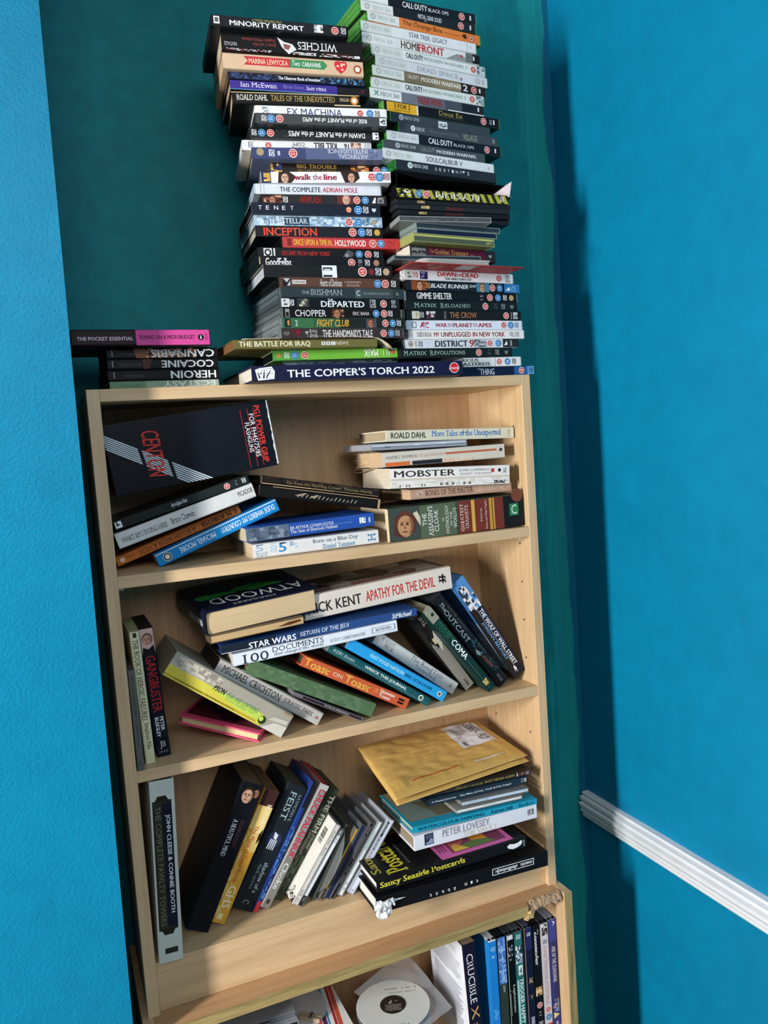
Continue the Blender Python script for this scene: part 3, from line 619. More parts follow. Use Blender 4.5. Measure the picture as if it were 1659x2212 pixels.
('escape','dvd',(0.3412, 0.0281, 1.8781),-0.035,0,0.1898,0.0148,0.135,'#16181a','#121315',
 'black film case with slanted red capitals and a white ring emblem','films and books in the tall left stack',
 [('r', 4.6, 10.9, 8, 95, '#d5d7d8'), ('e', 7.7, 52, 0.36, '#16181a'), ('e', 7.7, 52, 0.2, 'w'), ('r', 12.0, 13.3, 8, 95, '#cfd1d3'), ('t', 'ESCAPE FROM NEW YORK', 18.4, 56.1, 25, 72, '#b02f2f', 'bi'), ('g', [(70.8, 100), (75.8, 60), (72.8, 0), (64.8, 0)], '#4b4f56'), ('e', 69.8, 35, 0.22, '#8c9097'), ('d', 79.8, '15', 'b', ''), ('d', 87.2, '15', 'r', ''), ('V', 94.1, 'w', '')]),
('goodf','dvd',(0.3381, 0.0158, 1.8628),-0.037,0,0.187,0.0153,0.135,'#121418','#15171a',
 'black film case with a heavy white serif title, under the red slanted one','films and books in the tall left stack',
 [('t', 'GoodFellas', 4.5, 24.3, 6, 86, 'w', 'sb'), ('d', 72.5, '18', 'r', ''), ('t', 'Z1 18080', 77.7, 81.3, 15, 85, '#9aa0a6', 'r'), ('V', 85.6, 'w', ''), ('e', 93.0, 50, 0.32, '#a7806d'), ('r', -0.3, 0.6, 20, 90, '#b9a96a')]),
('heat','slip',(0.3408, 0.0019, 1.8459),-0.05,0,0.19,0.0169,0.135,'#14181a','#a9adb2',
 'black film sleeve with a white window picture in the middle of its spine','films and books in the tall left stack',
 [('r', 44.1, 55.6, 0, 100, '#dfe3e6'), ('r', 44.9, 52.1, 58, 84, '#2d3338'), ('r', 44.9, 51.9, 4, 22, '#2d3338'), ('r', 45.7, 51.0, 60, 72, '#c5cbd0'), ('d', 75.9, '15', 'r', ''), ('e', 83.1, 50, 0.28, '#5a1f2a'), ('t', 'DC', 82.2, 84.3, 34, 66, '#b04452', 'r'), ('V', 88.8, 'w', ''), ('e', 95.1, 50, 0.3, '#b99a7c')]),
('hearts','dvd',(0.3564, 0.0016, 1.8302),0,0,0.1857,0.0157,0.135,'#5b3d31','#131415',
 'brown film case with white handwritten title, in the tall left stack','films and books in the tall left stack',
 [('r', 3.8, 9.9, 12, 92, '#1a1d20'), ('g', [(4.2, 90), (9.5, 90), (6.8, 50)], '#b7babd'), ('g', [(6.8, 20), (9.5, 70), (9.5, 20)], '#b7babd'), ('r', 11.1, 22.0, 38, 76, '#d6cfc9'), ('t', 'STUDIOCANAL', 11.6, 21.5, 46, 68, '#3d3d3d', 'b'), ('t', 'Hearts of Darkness', 33.0, 50.9, 18, 88, '#e6ded8', 'i'), ('t', "A FILMMAKER'S", 53.1, 66.7, 52, 72, '#c9b3a5', ''), ('t', 'APOCALYPSE', 54.5, 65.1, 20, 40, '#c9b3a5', ''), ('d', 80.7, '15', 'b', ''), ('d', 87.2, '15', 'r', ''), ('r', 90.1, 99.7, 0, 100, '#232220'), ('V', 94.2, 'w', '')]),
('irish','dvd',(0.3581, -0.0053, 1.8153),0.03,0,0.1922,0.0149,0.135,'#2e3a3d','#4d585b',
 'slate grey film case with pale grey serif capitals','films and books in the tall left stack',
 [('t', 'THE', 16.6, 22.5, 36, 68, '#98a6a8', 's'), ('t', 'IRISHMAN', 23.4, 48.3, 26, 86, '#98a6a8', 's'), ('r', 58.6, 63.6, 0, 100, '#485558'), ('t', 'C', 59.6, 62.4, 26, 80, '#c5cfd1', 'b'), ('r', 63.6, 89.8, 0, 100, '#3a4649'), ('t', 'THE CRITERION COLLECTION', 65.3, 86.7, 38, 62, '#8b989b', ''), ('l', 92.6, 94.3, 20, 80, '#98a6a8')]),
('depart','dvd',(0.3519, -0.0084, 1.8005),0.04,0,0.1825,0.0149,0.135,'#14191b','#3d4345',
 'black film case with big white capitals and a small box reading 2 Disc Set','films and books in the tall left stack',
 [('r', 0.8, 7.0, 8, 92, '#d6d6d0'), ('p', 2.6, 5.5, 25, 80, ['#b79a4a', '#d6d6d0', '#4c5a66'], 3), ('V', 8.9, 'w', ''), ('r', 13.0, 23.3, 8, 92, '#2a2f30'), ('p', 14.8, 21.7, 15, 90, ['#b7b5a6', '#4f4d46', '#8d8a7c', '#2a2f30'], 5), ('t', 'THE', 38.3, 42.7, 72, 94, 'w', 'b'), ('t', 'DEPARTED', 32.5, 69.1, 12, 72, 'w', 'b'), ('r', 73.9, 78.9, 8, 92, '#b9bdc0'), ('r', 74.3, 78.5, 13, 87, '#14191b'), ('t', '2 Disc Set', 74.6, 78.3, 16, 84, 'w', 'r'), ('d', 85.8, '18', 'r', ''), ('t', 'EDV 9470', 92.6, 97.0, 12, 90, '#c9cdcf', 'r')]),
('chopper','dvd',(0.3547, -0.0122, 1.7859),0.045,0,0.1897,0.0145,0.135,'#1b1614','#5a5f62',
 'dark brown film case with thin white capitals and a small central portrait','films and books in the tall left stack',
 [('r', 2.8, 6.0, 8, 92, '#8d9194'), ('r', 3.3, 5.4, 15, 60, '#1b1614'), ('t', 'CHOPPER', 10.3, 34.4, 16, 84, 'w', ''), ('p', 38.8, 48.7, 15, 90, ['#a8704f', '#7a4a33', '#1b1614', '#5a3626'], 7), ('F', 43.4, 48, 0.48, '#b27c5a', '#4a2a1c', 'v'), ('t', 'ERIC BANA', 56.0, 69.6, 32, 68, '#d9d5d2', ''), ('d', 75.3, '18', 'b', ''), ('d', 82.0, '18', 'r', ''), ('V', 87.3, 'w', ''), ('t', 'METRODOME', 96.0, 97.6, 8, 92, '#a9a5a2', 'r')]),
('fight','dvd',(0.3513, -0.0168, 1.7717),0.05,0,0.1899,0.0143,0.135,'#3b6b45','#6a7073',
 'green and black film case with slanted yellow capitals','films and books in the tall left stack',
 [('r', 2.8, 7.3, 5, 95, '#1d2430'), ('p', 3.6, 6.4, 25, 80, ['#c98a3f', '#1d2430'], 3), ('r', 45.5, 100.0, 0, 100, '#1f2422'), ('r', 25.1, 45.5, 0, 100, '#35583e'), ('t', '2', 10.7, 12.8, 20, 80, '#b9cfc0', 'b'), ('t', 'FIGHT CLUB', 27.2, 53.1, 14, 88, '#d9a93f', 'bi'), ('r', 67.4, 75.8, 4, 96, '#48505a'), ('F', 71.2, 50, 0.46, '#b06f5a', '#4a3028', 'v'), ('d', 83.3, '18', 'r', ''), ('d', 89.6, '18', 'b', ''), ('V', 94.8, 'w', '')]),
('handm','dvd',(0.3489, -0.0178, 1.7576),0.05,0,0.1897,0.0141,0.135,'#3a3130','#6a6e70',
 'dull brown film case with tall narrow white capitals and the words 4 disc set','films and books in the tall left stack',
 [('t', 'MGM', 2.8, 6.7, 30, 70, '#9a9492', ''), ('p', 8.5, 16.1, 10, 90, ['#8e2427', '#3a3130', '#6a1d20', '#4c2a2a'], 5), ('t', '4', 18.9, 21.7, 30, 75, '#c5bfbd', 'r'), ('t', 'DISC SET', 22.5, 28.3, 8, 92, '#c5bfbd', 'r'), ('t', "THE HANDMAID'S TALE", 32.5, 73.2, 8, 90, '#dcd8d6', 'b'), ('d', 82.5, '15', 'r', ''), ('d', 89.0, '15', 'b', ''), ('V', 94.3, '#c9c9c9', '')]),
('iraq','book',(0.2946, -0.0166, 1.7448),0.02,0,0.2096,0.0128,0.125,'#6c6638','#6b4b30',
 'olive paperback with bent cover, near the foot of the left stack','films and books in the tall left stack',
 [('t', 'THE BATTLE FOR IRAQ', 3.4, 51.6, 10, 84, '#e3ddbf', 'b'), ('r', 59.4, 62.1, 30, 72, 'w'), ('r', 62.8, 65.5, 30, 72, 'w'), ('r', 66.2, 69.3, 30, 72, 'w'), ('t', 'B', 60.1, 61.5, 37, 65, '#6c6638', 'b'), ('t', 'B', 63.5, 64.9, 37, 65, '#6c6638', 'b'), ('t', 'C', 66.9, 68.6, 37, 65, '#6c6638', 'b'), ('t', 'NEWS', 70.1, 78.6, 30, 72, '#e3ddbf', '')]),
('mask','slip',(0.3426, 0.0019, 1.7314),-0.04,0,0.1871,0.0134,0.135,'#6fb33c','#0c0d0d',
 'lime green film sleeve with upside-down white title, near the foot of the left stack','films and books in the tall left stack',
 [('r', -0.3, 25.7, 0, 100, '#4f9a3e'), ('e', 4.3, 52, 0.27, '#b08a4a'), ('V', 10.5, 'w', 'f'), ('d', 16.8, '12', 'b', 'f'), ('d', 24.4, '15', 'r', 'f'), ('t', 'MASK', 71.8, 83.7, 14, 94, '#e6f0d8', 'fb'), ('p', 87.8, 89.3, 20, 85, ['#6fb33c', '#b5d690'], 3), ('t', 'CEZO', 90.4, 93.5, 18, 86, '#dfeccd', 'r'), ('e', 96.1, 62, 0.25, '#c45a3f')]),
('mask2','dvd',(0.3569, 0.0228, 1.7212),-0.02,0,0.1807,0.0102,0.135,'#6c7f8e','#22262a',
 'grey-blue film case mostly hidden between the lime sleeve and the navy annual','films and books in the tall left stack',
 [('p', 0.8, 96.5, 20, 95, ['#6c7f8e', '#4f6a80', '#8f9ea9', '#3a4b5a'], 44)]),
('viz','hard',(0.3678, -0.0305, 1.7),0.0,0,0.3196,0.0212,0.19,'#181b3a','#c9c3b4',
 'wide navy hardback annual with bold white capitals and a round red emblem','films and books in the tall left stack',
 [('g', [(1.5, 74), (3.3, 84), (8.8, 92), (10.0, 62), (9.6, 14), (2.5, 6)], 'w'), ('t', 'VIZ', 2.5, 9.2, 18, 80, '#181b3a', 'bi'), ('t', 'VIZ', 2.4, 9.4, 20, 78, 'w', 'b'), ('r', 1.9, 9.6, 48, 50, '#181b3a'), ('t', "THE COPPER'S TORCH 2022", 15.3, 85.3, 20, 70, 'w', 'b'), ('e', 95.6, 52, 0.37, 'w'), ('e', 95.6, 52, 0.33, '#c9252f'), ('t', 'Dennis', 92.9, 98.3, 40, 62, 'w', 'i')]),
('x1','xbox',(0.5183, 0.0125, 2.2341),0.05,0,0.1935,0.0146,0.135,'#1c2127','#569a45',
 'black spined game case with white title, on top of the right stack','game cases in the tall right stack',
 [('r', -0.2, 21.8, 0, 100, '#e4e7e6'), ('t', 'CALL·DUTY', 33.9, 55.3, 28, 88, 'w', 'b'), ('t', 'BLACK OPS', 56.3, 74.3, 34, 70, 'w', ''), ('d', 86.3, '18', 'r', ''), ('r', 93.5, 94.8, 25, 75, 'w')]),
('x2','xbox',(0.5154, 0.0094, 2.2195),0.077,0,0.1965,0.0146,0.135,'#24282c','#569a45',
 'dark grey game case with small narrow title, second in the right stack','game cases in the tall right stack',
 [('r', -0.3, 26.3, 0, 100, '#dde2df'), ('e', 4.9, 52, 0.32, '#a9b1ad'), ('e', 4.9, 52, 0.2, '#c9cfcb'), ('t', 'XBOX 360', 8.8, 24.1, 32, 72, '#b3c0b4', ''), ('t', 'METAL GEAR SOLID', 47.5, 68.3, 35, 82, '#cfd3d6', 'b'), ('t', 'HD', 52.7, 55.3, 14, 26, '#cfd3d6', ''), ('d', 85.7, '18', 'r', ''), ('r', 93.7, 95.0, 25, 75, 'w')]),
('x3','xbox',(0.5239, 0.0093, 2.2048),0.112,0,0.1987,0.0147,0.135,'#e0813f','#569a45',
 'orange spined game case in the right stack','game cases in the tall right stack',
 [('r', -0.3, 26.2, 0, 100, '#dde2df'), ('e', 4.3, 52, 0.32, '#a9b1ad'), ('e', 4.3, 52, 0.2, '#c9cfcb'), ('t', 'XBOX 360', 7.5, 22.4, 32, 72, '#b3c0b4', ''), ('t', 'The Orange Box', 28.8, 63.9, 22, 86, '#5b3a20', ''), ('t', 'includes five games', 64.9, 80.8, 40, 62, '#b5632b', ''), ('g', [(81.8, 70), (85.5, 85), (86.5, 40), (83.9, 35)], '#3b2a1c'), ('e', 90.9, 50, 0.33, '#c0433a'), ('e', 90.9, 50, 0.25, 'w'), ('e', 90.9, 50, 0.17, '#c0433a')]),
('x4','xbox',(0.5133, 0.0078, 2.1901),0.088,0,0.1991,0.0147,0.135,'#dfe3e4','#569a45',
 'plain white game case with thin grey capitals, under the orange one','game cases in the tall right stack',
 [('r', -0.3, 25.1, 0, 100, '#d3d9d5'), ('e', 4.0, 52, 0.32, '#a9b1ad'), ('e', 4.0, 52, 0.2, '#c9cfcb'), ('t', 'XBOX 360', 7.3, 22.8, 32, 72, '#b3c0b4', ''), ('t', 'STAR TREK: LEGACY', 39.5, 72.7, 28, 80, '#5c6a78', ''), ('r', 90.5, 91.0, 10, 90, '#b9c0c4'), ('l', 93.6, 95.1, 20, 80, '#a9b0b4')]),
('x5','xbox',(0.5166, 0.0098, 2.1753),0.092,0,0.2036,0.0148,0.135,'#d9dddb','#569a45',
 'white game case with distressed brown and red capitals','game cases in the tall right stack',
 [('r', -0.2, 26.1, 0, 100, '#dde2df'), ('e', 5.6, 52, 0.32, '#a9b1ad'), ('e', 5.6, 52, 0.2, '#c9cfcb'), ('t', 'XBOX 360', 8.8, 24.3, 32, 72, '#b3c0b4', ''), ('t', 'HOME', 31.1, 47.0, 12, 94, '#5d5340', 'b'), ('t', 'FRONT', 45.6, 67.7, 12, 94, '#b8313a', 'b'), ('g', [(69.6, 0), (76.5, 50), (79.5, 70), (88.5, 40), (88.5, 0)], '#8d9390'), ('r', 87.0, 93.1, 0, 100, '#6a706e'), ('r', 93.1, 99.7, 0, 100, '#1d2022'), ('r', 82.0, 84.0, 40, 65, '#c03a3a'), ('r', 93.6, 94.8, 30, 75, 'w')]),
('x6','xbox',(0.529, 0.0116, 2.1605),0.115,0,0.204,0.0148,0.087,'#dde3e0','#569a45',
 'pale game case with dark and sage capitals, above the silver one in the right stack','game cases in the tall right stack',
 [('r', -0.3, 25.6, 0, 100, '#d3d9d5'), ('e', 4.9, 52, 0.32, '#a9b1ad'), ('e', 4.9, 52, 0.2, '#c9cfcb'), ('t', 'XBOX 360', 8.1, 23.7, 32, 72, '#b3c0b4', ''), ('t', 'CALL·DUTY', 28.6, 43.1, 30, 84, '#20303c', 'b'), ('t', 'MODERN WARFARE 3', 44.0, 82.0, 40, 76, '#93a89a', ''), ('d', 87.9, '18', 'r', ''), ('p', 91.3, 98.2, 5, 95, ['#8fa3a8', '#dde3e0', '#5d7077', '#b9c5c8'], 3)]),
('x7','xbox',(0.5344, 0.0136, 2.1457),0.125,0,0.2027,0.0149,0.105,'#d3d7da','#569a45',
 'silver-white game case with ghostly grey capitals in the right stack','game cases in the tall right stack',
 [('r', -0.2, 26.3, 0, 100, '#cdd3d0'), ('e', 5.4, 52, 0.32, '#a9b1ad'), ('e', 5.4, 52, 0.2, '#c9cfcb'), ('t', 'XBOX 360', 8.5, 24.4, 32, 72, '#b3c0b4', ''), ('t', 'DEAD SPACE', 34.9, 71.8, 28, 80, '#aeb4b9', 'b'), ('t', '3', 72.9, 75.1, 20, 52, '#96406a', 'b'), ('e', 89.6, 52, 0.33, '#8d969c'), ('e', 89.6, 52, 0.27, '#d3d7da'), ('t', 'A', 88.7, 90.7, 35, 70, '#8d969c', ''), ('r', 93.3, 95.5, 20, 80, '#b9bec2')]),
('x8','xbox',(0.5278, 0.0117, 2.1307),0.13,0,0.2025,0.0149,0.075,'#7a6f55','#569a45',
 'khaki brown game case with white capitals ending in a large 2','game cases in the tall right stack',
 [('r', -0.3, 26.2, 0, 100, '#d3d9d5'), ('e', 4.8, 52, 0.32, '#a9b1ad'), ('e', 4.8, 52, 0.2, '#c9cfcb'), ('t', 'XBOX 360', 8.2, 23.9, 32, 72, '#b3c0b4', ''), ('r', 52.1, 76.5, 0, 100, '#8d8164'), ('r', 76.5, 99.8, 0, 100, '#2a2722'), ('t', 'CALL·DUTY', 29.3, 38.8, 38, 78, '#dcd8cc', 'b'), ('t', 'MODERN WARFARE', 40.7, 77.0, 32, 78, '#ece9e0', 'b'), ('t', '2', 78.5, 83.0, 20, 88, 'w', 'b'), ('d', 88.8, '18', 'r', ''), ('r', 93.6, 95.0, 30, 75, 'w')]),
('x9','xbox',(0.525, 0.0125, 2.1158),0.1,0,0.2006,0.0149,0.063,'#d6dedb','#569a45',
 'pale game case with dark and sage capitals, under the khaki one in the right stack','game cases in the tall right stack',
 [('r', -0.2, 25.2, 0, 100, '#d3d9d5'), ('e', 4.7, 52, 0.32, '#a9b1ad'), ('e', 4.7, 52, 0.2, '#c9cfcb'), ('t', 'XBOX 360', 7.9, 23.7, 32, 72, '#b3c0b4', ''), ('t', 'CALL·DUTY', 28.5, 43.1, 30, 84, '#20303c', 'b'), ('t', 'MODERN WARFARE 3', 43.8, 81.9, 36, 72, '#8fa496', ''), ('d', 87.9, '18', 'r', ''), ('p', 91.8, 98.2, 5, 95, ['#8fa3a8', '#d6dedb', '#5d7077'], 4)]),
('x10','xbox',(0.5219, 0.0121, 2.1008),0.1,0,0.2003,0.0149,0.057,'#6f7580','#569a45',
 'grey game case with dark red title, above the one with the yellow sticker','game cases in the tall right stack',
 [('r', -0.3, 26.1, 0, 100, '#dde2df'), ('g', [(3.1, 30), (4.7, 55), (3.1, 80), (4.0, 82), (5.2, 62), (6.4, 82), (7.3, 80), (5.8, 55), (7.3, 30), (6.4, 28), (5.2, 48), (4.0, 28)], '#3f7f62'), ('t', 'XBOX 360', 8.0, 24.2, 32, 74, '#5f6f66', ''), ('r', 44.3, 64.1, 0, 100, '#5d636e'), ('r', 79.4, 99.8, 0, 100, '#22262d'), ('r', 64.1, 79.4, 0, 100, '#474d58'), ('t', 'THE EVIL WITHIN', 39.5, 61.3, 16, 88, '#9a2a34', 'b'), ('r', 66.6, 99.8, -6, 6, '#d6d8da'), ('r', 94.1, 95.4, 35, 80, 'w')]),
('x11','xbox',(0.5473, 0.0156, 2.086),0.1,0,0.2109,0.0148,0.135,'#191b1e','#569a45',
 'black game case with a yellow offer sticker on its spine','game cases in the tall right stack',
 [('r', 3.1, 27.1, 0, 100, '#e0ab2c'), ('t', '3 FOR 2', 8.8, 22.1, 42, 90, '#33291a', 'b'), ('t', 'CHEAPEST ITEM FREE', 8.8, 21.9, 14, 32, '#6b5525', ''), ('r', 27.1, 28.5, 0, 100, '#d9dad8'), ('t', 'Deus Ex', 46.0, 66.3, 42, 92, '#a59a5a', ''), ('t', 'HUMAN REVOLUTION', 45.7, 66.5, 22, 36, '#5d5b4a', ''), ('d', 84.9, '18', 'r', ''), ('t', 'XBOX 360', 90.0, 92.5, 25, 80, '#b9bcbc', 'r'), ('r', 93.6, 94.8, 30, 80, 'w')]),
('x12','xboxone',(0.5433, 0.0156, 2.0721),0.11,0,0.1818,0.0139,0.057,'#3b454d','#1f6a2c',
 'slate game case with a small white patch in the middle, under the yellow-stickered one','game cases in the tall right stack',
 [('e', 10.4, 58, 0.32, '#aab5b5'), ('t', 'X', 9.4, 11.3, 42, 74, '#3b454d', 'b'), ('t', 'XBOX ONE', 13.0, 27.5, 42, 78, '#b9c3c3', ''), ('r', 46.3, 55.2, 5, 85, '#d3dadb'), ('p', 47.4, 54.1, 20, 60, ['#3b454d', '#d3dadb', '#8d989c'], 3)]),
('x13','xboxone',(0.5564, 0.016, 2.0584),0.12,0,0.184,0.0137,0.087,'#424b52','#1f6a2c',
 'slate game case with its title at the right end, in the right stack','game cases in the tall right stack',
 [('e', 13.8, 58, 0.32, '#dfe6e6'), ('t', 'X', 12.8, 14.7, 42, 74, '#424b52', 'b'), ('t', 'XBOX', 16.5, 24.9, 36, 78, '#cfd6d6', ''), ('t', 'RESIDENT EVIL', 30.0, 58.8, 40, 66, '#6a747b', ''), ('t', 'VILLAGE', 63.0, 77.8, 18, 90, '#8f9484', 'b'), ('t', 'CAP', 93.8, 96.2, 30, 80, '#c5cccc', 'r')]),
('x14','xbox',(0.5485, 0.0144, 2.0438),0.12,0,0.2106,0.0146,0.057,'#1b2129','#3f8a35',
 'black spined game case with white title, between slate cases low in the right stack','game cases in the tall right stack',
 [('r', -0.2, 26.2, 0, 100, '#d3d8dc'), ('e', 5.7, 52, 0.32, '#a9b1ad'), ('e', 5.7, 52, 0.2, '#c9cfcb'), ('t', 'XBOX 360', 8.7, 24.1, 32, 72, '#b3c0b4', ''), ('t', 'CALL·DUTY', 34.4, 55.2, 24, 86, 'w', 'b'), ('t', 'BLACK OPS', 56.2, 74.2, 34, 66, '#d3d8dc', ''), ('d', 86.2, '18', 'r', ''), ('r', 93.3, 94.6, 28, 75, 'w')]),
('x15','xboxone',(0.5277, 0.0109, 2.03),0.115,0,0.1845,0.0138,0.057,'#4a5055','#1f6a2c',
 'mid grey game case with white capitals, above a white one low in the stack','game cases in the tall right stack',
 [('e', 13.7, 58, 0.32, '#aab5b5'), ('t', 'X', 12.8, 14.6, 42, 74, '#4a5055', 'b'), ('t', 'XBOX ONE', 16.1, 30.5, 42, 78, '#b9c3c3', ''), ('t', 'CALL·DUTY', 35.5, 49.5, 32, 78, '#8a9095', 'b'), ('t', 'MODERN WARFARE.', 50.6, 90.7, 34, 72, 'w', 'b')]),
('x16','xbox',(0.5347, 0.0091, 2.015),0.14,0,0.206,0.0149,0.057,'#e2e6e8','#3f8a35',
 'white game case with thin dark capitals, next to the bottom of the game cases','game cases in the tall right stack',
 [('r', -0.3, 25.9, 0, 100, '#dbe1de'), ('e', 4.7, 52, 0.32, '#a9b1ad'), ('e', 4.7, 52, 0.2, '#c9cfcb'), ('t', 'XBOX 360', 8.0, 23.7, 32, 72, '#b3c0b4', ''), ('t', 'SOULCALIBUR V', 36.7, 69.0, 26, 80, '#4b4f55', ''), ('l', 93.2, 94.9, 25, 75, '#b9bcc2')]),
('x17','xboxone',(0.5442, 0.0072, 2.0004),0.135,0,0.1885,0.0147,0.057,'#2b3138','#1f6a2c',
 'dark slate game case with widely spaced white capitals, lowest of the game cases','game cases in the tall right stack',
 [('e', 13.8, 58, 0.33, '#cfe0d6'), ('t', 'X', 12.9, 14.7, 42, 74, '#2b3138', 'b'), ('t', 'XBOX ONE', 16.3, 30.6, 42, 80, '#dfe6e6', ''), ('t', 'D', 37.4, 39.3, 40, 72, '#dfe3e6', ''), ('t', 'E', 41.4, 43.3, 40, 72, '#dfe3e6', ''), ('t', 'S', 45.4, 47.4, 40, 72, '#dfe3e6', ''), ('t', 'T', 49.4, 51.4, 40, 72, '#dfe3e6', ''), ('t', 'I', 53.5, 55.5, 40, 72, '#dfe3e6', ''), ('t', 'N', 57.6, 59.6, 40, 72, '#dfe3e6', ''), ('t', 'Y', 61.3, 63.2, 40, 72, '#dfe3e6', ''), ('g', [(63.5, 74), (66.9, 74), (66.0, 60), (65.2, 50), (64.4, 60)], '#dfe3e6'), ('t', '2', 68.9, 70.9, 38, 74, '#dfe3e6', 'b')]),
('sleeve','open',(0.5557, 0.0057, 1.9756),0.02,0,0.1996,0.0248,0.057,'#0d0e10','#0d0e10',
 'empty black card sleeve with open front and pale flap, under the game cases','discs and films in the right stack below the games',
 []),
('elys','dvd',(0.5474, -0.0016, 1.9612),0.025,0,0.1931,0.0144,0.081,'#24261c','#101113',
 'film case with yellow and black hazard stripes on its spine','discs and films in the right stack below the games',
 [('z', -0.3, 99.7, '#a9a63c', '#23241c'), ('d', 18.8, '15', 'b', 'f'), ('d', 25.3, '15', 'r', 'f'), ('t', 'ELYSIUM', 33.2, 72.4, 20, 80, '#e4e4dc', 'f'), ('V', 93.5, 'w', 'f'), ('p', 1.8, 12.0, 20, 80, ['#a9a63c', '#e4e4dc', '#23241c'], 3)]),
('bc1','cdx',(0.5485, 0.0004, 1.9538),0,0,0.1972,0.0074,0.075,'#1d2023','#232629',
 'slim black case with a small gold label, directly under the hazard striped film','discs and films in the right stack below the games',
 [('r', 18.0, 24.3, 20, 95, '#8d7a55'), ('p', 18.5, 23.9, 25, 90, ['#c9b283', '#5d4f37', '#8d7a55'], 3)]),
('bc2','cdx',(0.5473, -0.0006, 1.9465),-0.01,0,0.1942,0.0074,0.135,'#22262a','#272b2f',
 'slim black case with a gold label and a dull red patch, in the right stack','discs and films in the right stack below the games',
 [('r', 21.2, 28.4, 20, 95, '#b59c5f'), ('p', 21.6, 28.0, 25, 90, ['#d9c184', '#6d5f3f', '#b59c5f'], 4), ('r', 42.2, 57.2, 10, 90, '#4f2426')]),
('bc3','cdx',(0.5499, 0.0013, 1.9391),-0.01,0,0.1906,0.0073,0.13,'#1a1d20','#1f2225',
 'slim black case with a gold label, lowest of the three gold labelled ones','discs and films in the right stack below the games',
 [('r', 17.4, 24.3, 15, 80, '#a99560'), ('p', 17.8, 23.9, 20, 75, ['#d9c184', '#5d4f37'], 5), ('r', 39.3, 57.2, 10, 90, '#3d1f20')]),
('bc4','cdx',(0.5524, 0.0061, 1.9318),-0.02,0,0.1861,0.0073,0.13,'#202428','#26292c',
 'unmarked black case peeping out behind the clear disc boxes','discs and films in the right stack below the games',
 []),
('cd25','cd',(0.5198, -0.0216, 1.9242),-0.09,0,0.1469,0.0076,0.125,'#3c4044','#b9bdbd',
 'clear disc box with dark grey spine jutting out of the right stack','discs and films in the right stack below the games',
 [('r', 1.9, 97.6, 20, 80, '#4a4e52'), ('p', 4.0, 96.5, 20, 80, ['#4a4e52', '#5c6064', '#3b3f42'], 6)]),
('cd26','cd',(0.5482, -0.0088, 1.9161),0.075,0,0.1493,0.0081,0.12,'#26323c','#9fb0ac',
 'clear disc box with a blue-black spine, third of the clear boxes from the bottom','discs and films in the right stack below the games',
 [('r', 1.5, 98.0, 20, 80, '#2b3a42')]),
('cd27','cd',(0.5456, -0.0083, 1.9077),0.075,0,0.1428,0.0084,0.12,'#16243c','#9fb0ac',
 'clear disc box with a dark navy spine, above the yellow-green box','discs and films in the right stack below the games',
 [('r', 1.0, 99.2, 20, 80, '#16233a')]),
('cd28','cd',(0.5385, -0.0121, 1.8949),0.11,0,0.1462,0.0128,0.054,'#66704f','#b7bd72',
 'thick disc box with yellow-green sides in the right stack','discs and films in the right stack below the games',
 [('r', 0.8, 98.4, 70, 95, '#b9bd6a'), ('r', 0.8, 98.4, 8, 66, '#4f5a48'), ('p', 89.2, 97.1, 20, 60, ['#66704f', '#99a27d'], 3)]),
('golden','book',(0.5465, 0.0081, 1.8764),0.12,0,0.1582,0.0185,0.062,'#5c1f36','#cfc8bb',
 'crimson and charcoal paperback with gold serif title in the right stack','discs and films in the right stack below the games',
 [('r', -0.4, 18.6, 0, 100, '#3b3b3f'), ('t', 'palgrave', 2.0, 16.9, 52, 92, '#d8d5d0', ''), ('t', 'macmillan', 2.0, 17.1, 14, 48, '#bdbab5', ''), ('t', 'The', 22.0, 26.8, 50, 80, '#c98a4a', 's'), ('t', 'Golden Treasury', 27.9, 67.0, 28, 84, '#d8a057', 's'), ('t', 'Palgrave', 68.6, 73.6, 40, 62, '#a9764a', 's'), ('r', 88.3, 99.6, 0, 100, '#2f2e31'), ('t', '*', 91.4, 95.2, 38, 68, '#c9c9c9', 'b')]),
('cd30','cd',(0.5055, -0.0167, 1.8699),-0.06,0,0.1399,0.0066,0.12,'#1e2c36','#8d9a9c',
 'dark clear disc box under the crimson paperback','discs and films in the right stack below the games',
 [('r', 2.1, 98.0, 20, 80, '#20303b')]),
('dotd','dvd',(0.5516, 0.0008, 1.843),0.085,0,0.1989,0.0147,0.099,'#e4e3e2','#c9cbcc',
 'white film case with bold red capitals, under the red booklet','discs and films in the right stack below the games',
 [('r', 1.0, 8.0, 8, 92, '#cfccc2'), ('p', 3.2, 5.9, 20, 80, ['#a9a084', '#cfccc2', '#5d6a70'], 3), ('V', 9.9, '#b5485a', ''), ('r', 13.5, 20.1, 8, 92, '#2b2348'), ('p', 14.4, 19.2, 20, 85, ['#2b2348', '#5a4f8a', '#8d86b5'], 4), ('t', 'DAWN', 28.9, 45.6, 45, 96, '#c22f3a', 'b'), ('t', 'OF THE', 46.3, 50.6, 48, 80, '#c22f3a', 'b'), ('t', 'DEAD', 51.1, 66.0, 45, 96, '#c22f3a', 'b'), ('t', "THE DIRECTOR'S CUT", 35.2, 59.6, 10, 34, '#2f3032', 'b'), ('d', 85.4, '18', 'r', ''), ('t', 'EDV 9278', 91.9, 96.0, 10, 90, '#4a4c50', 'r')]),
('blade','dvd',(0.5585, 0.002, 1.8282),0.09,0,0.2065,0.0148,0.093,'#1b242c','#17191b',
 'film case with orange and blue portrait ends and slanted white capitals','discs and films in the right stack below the games',
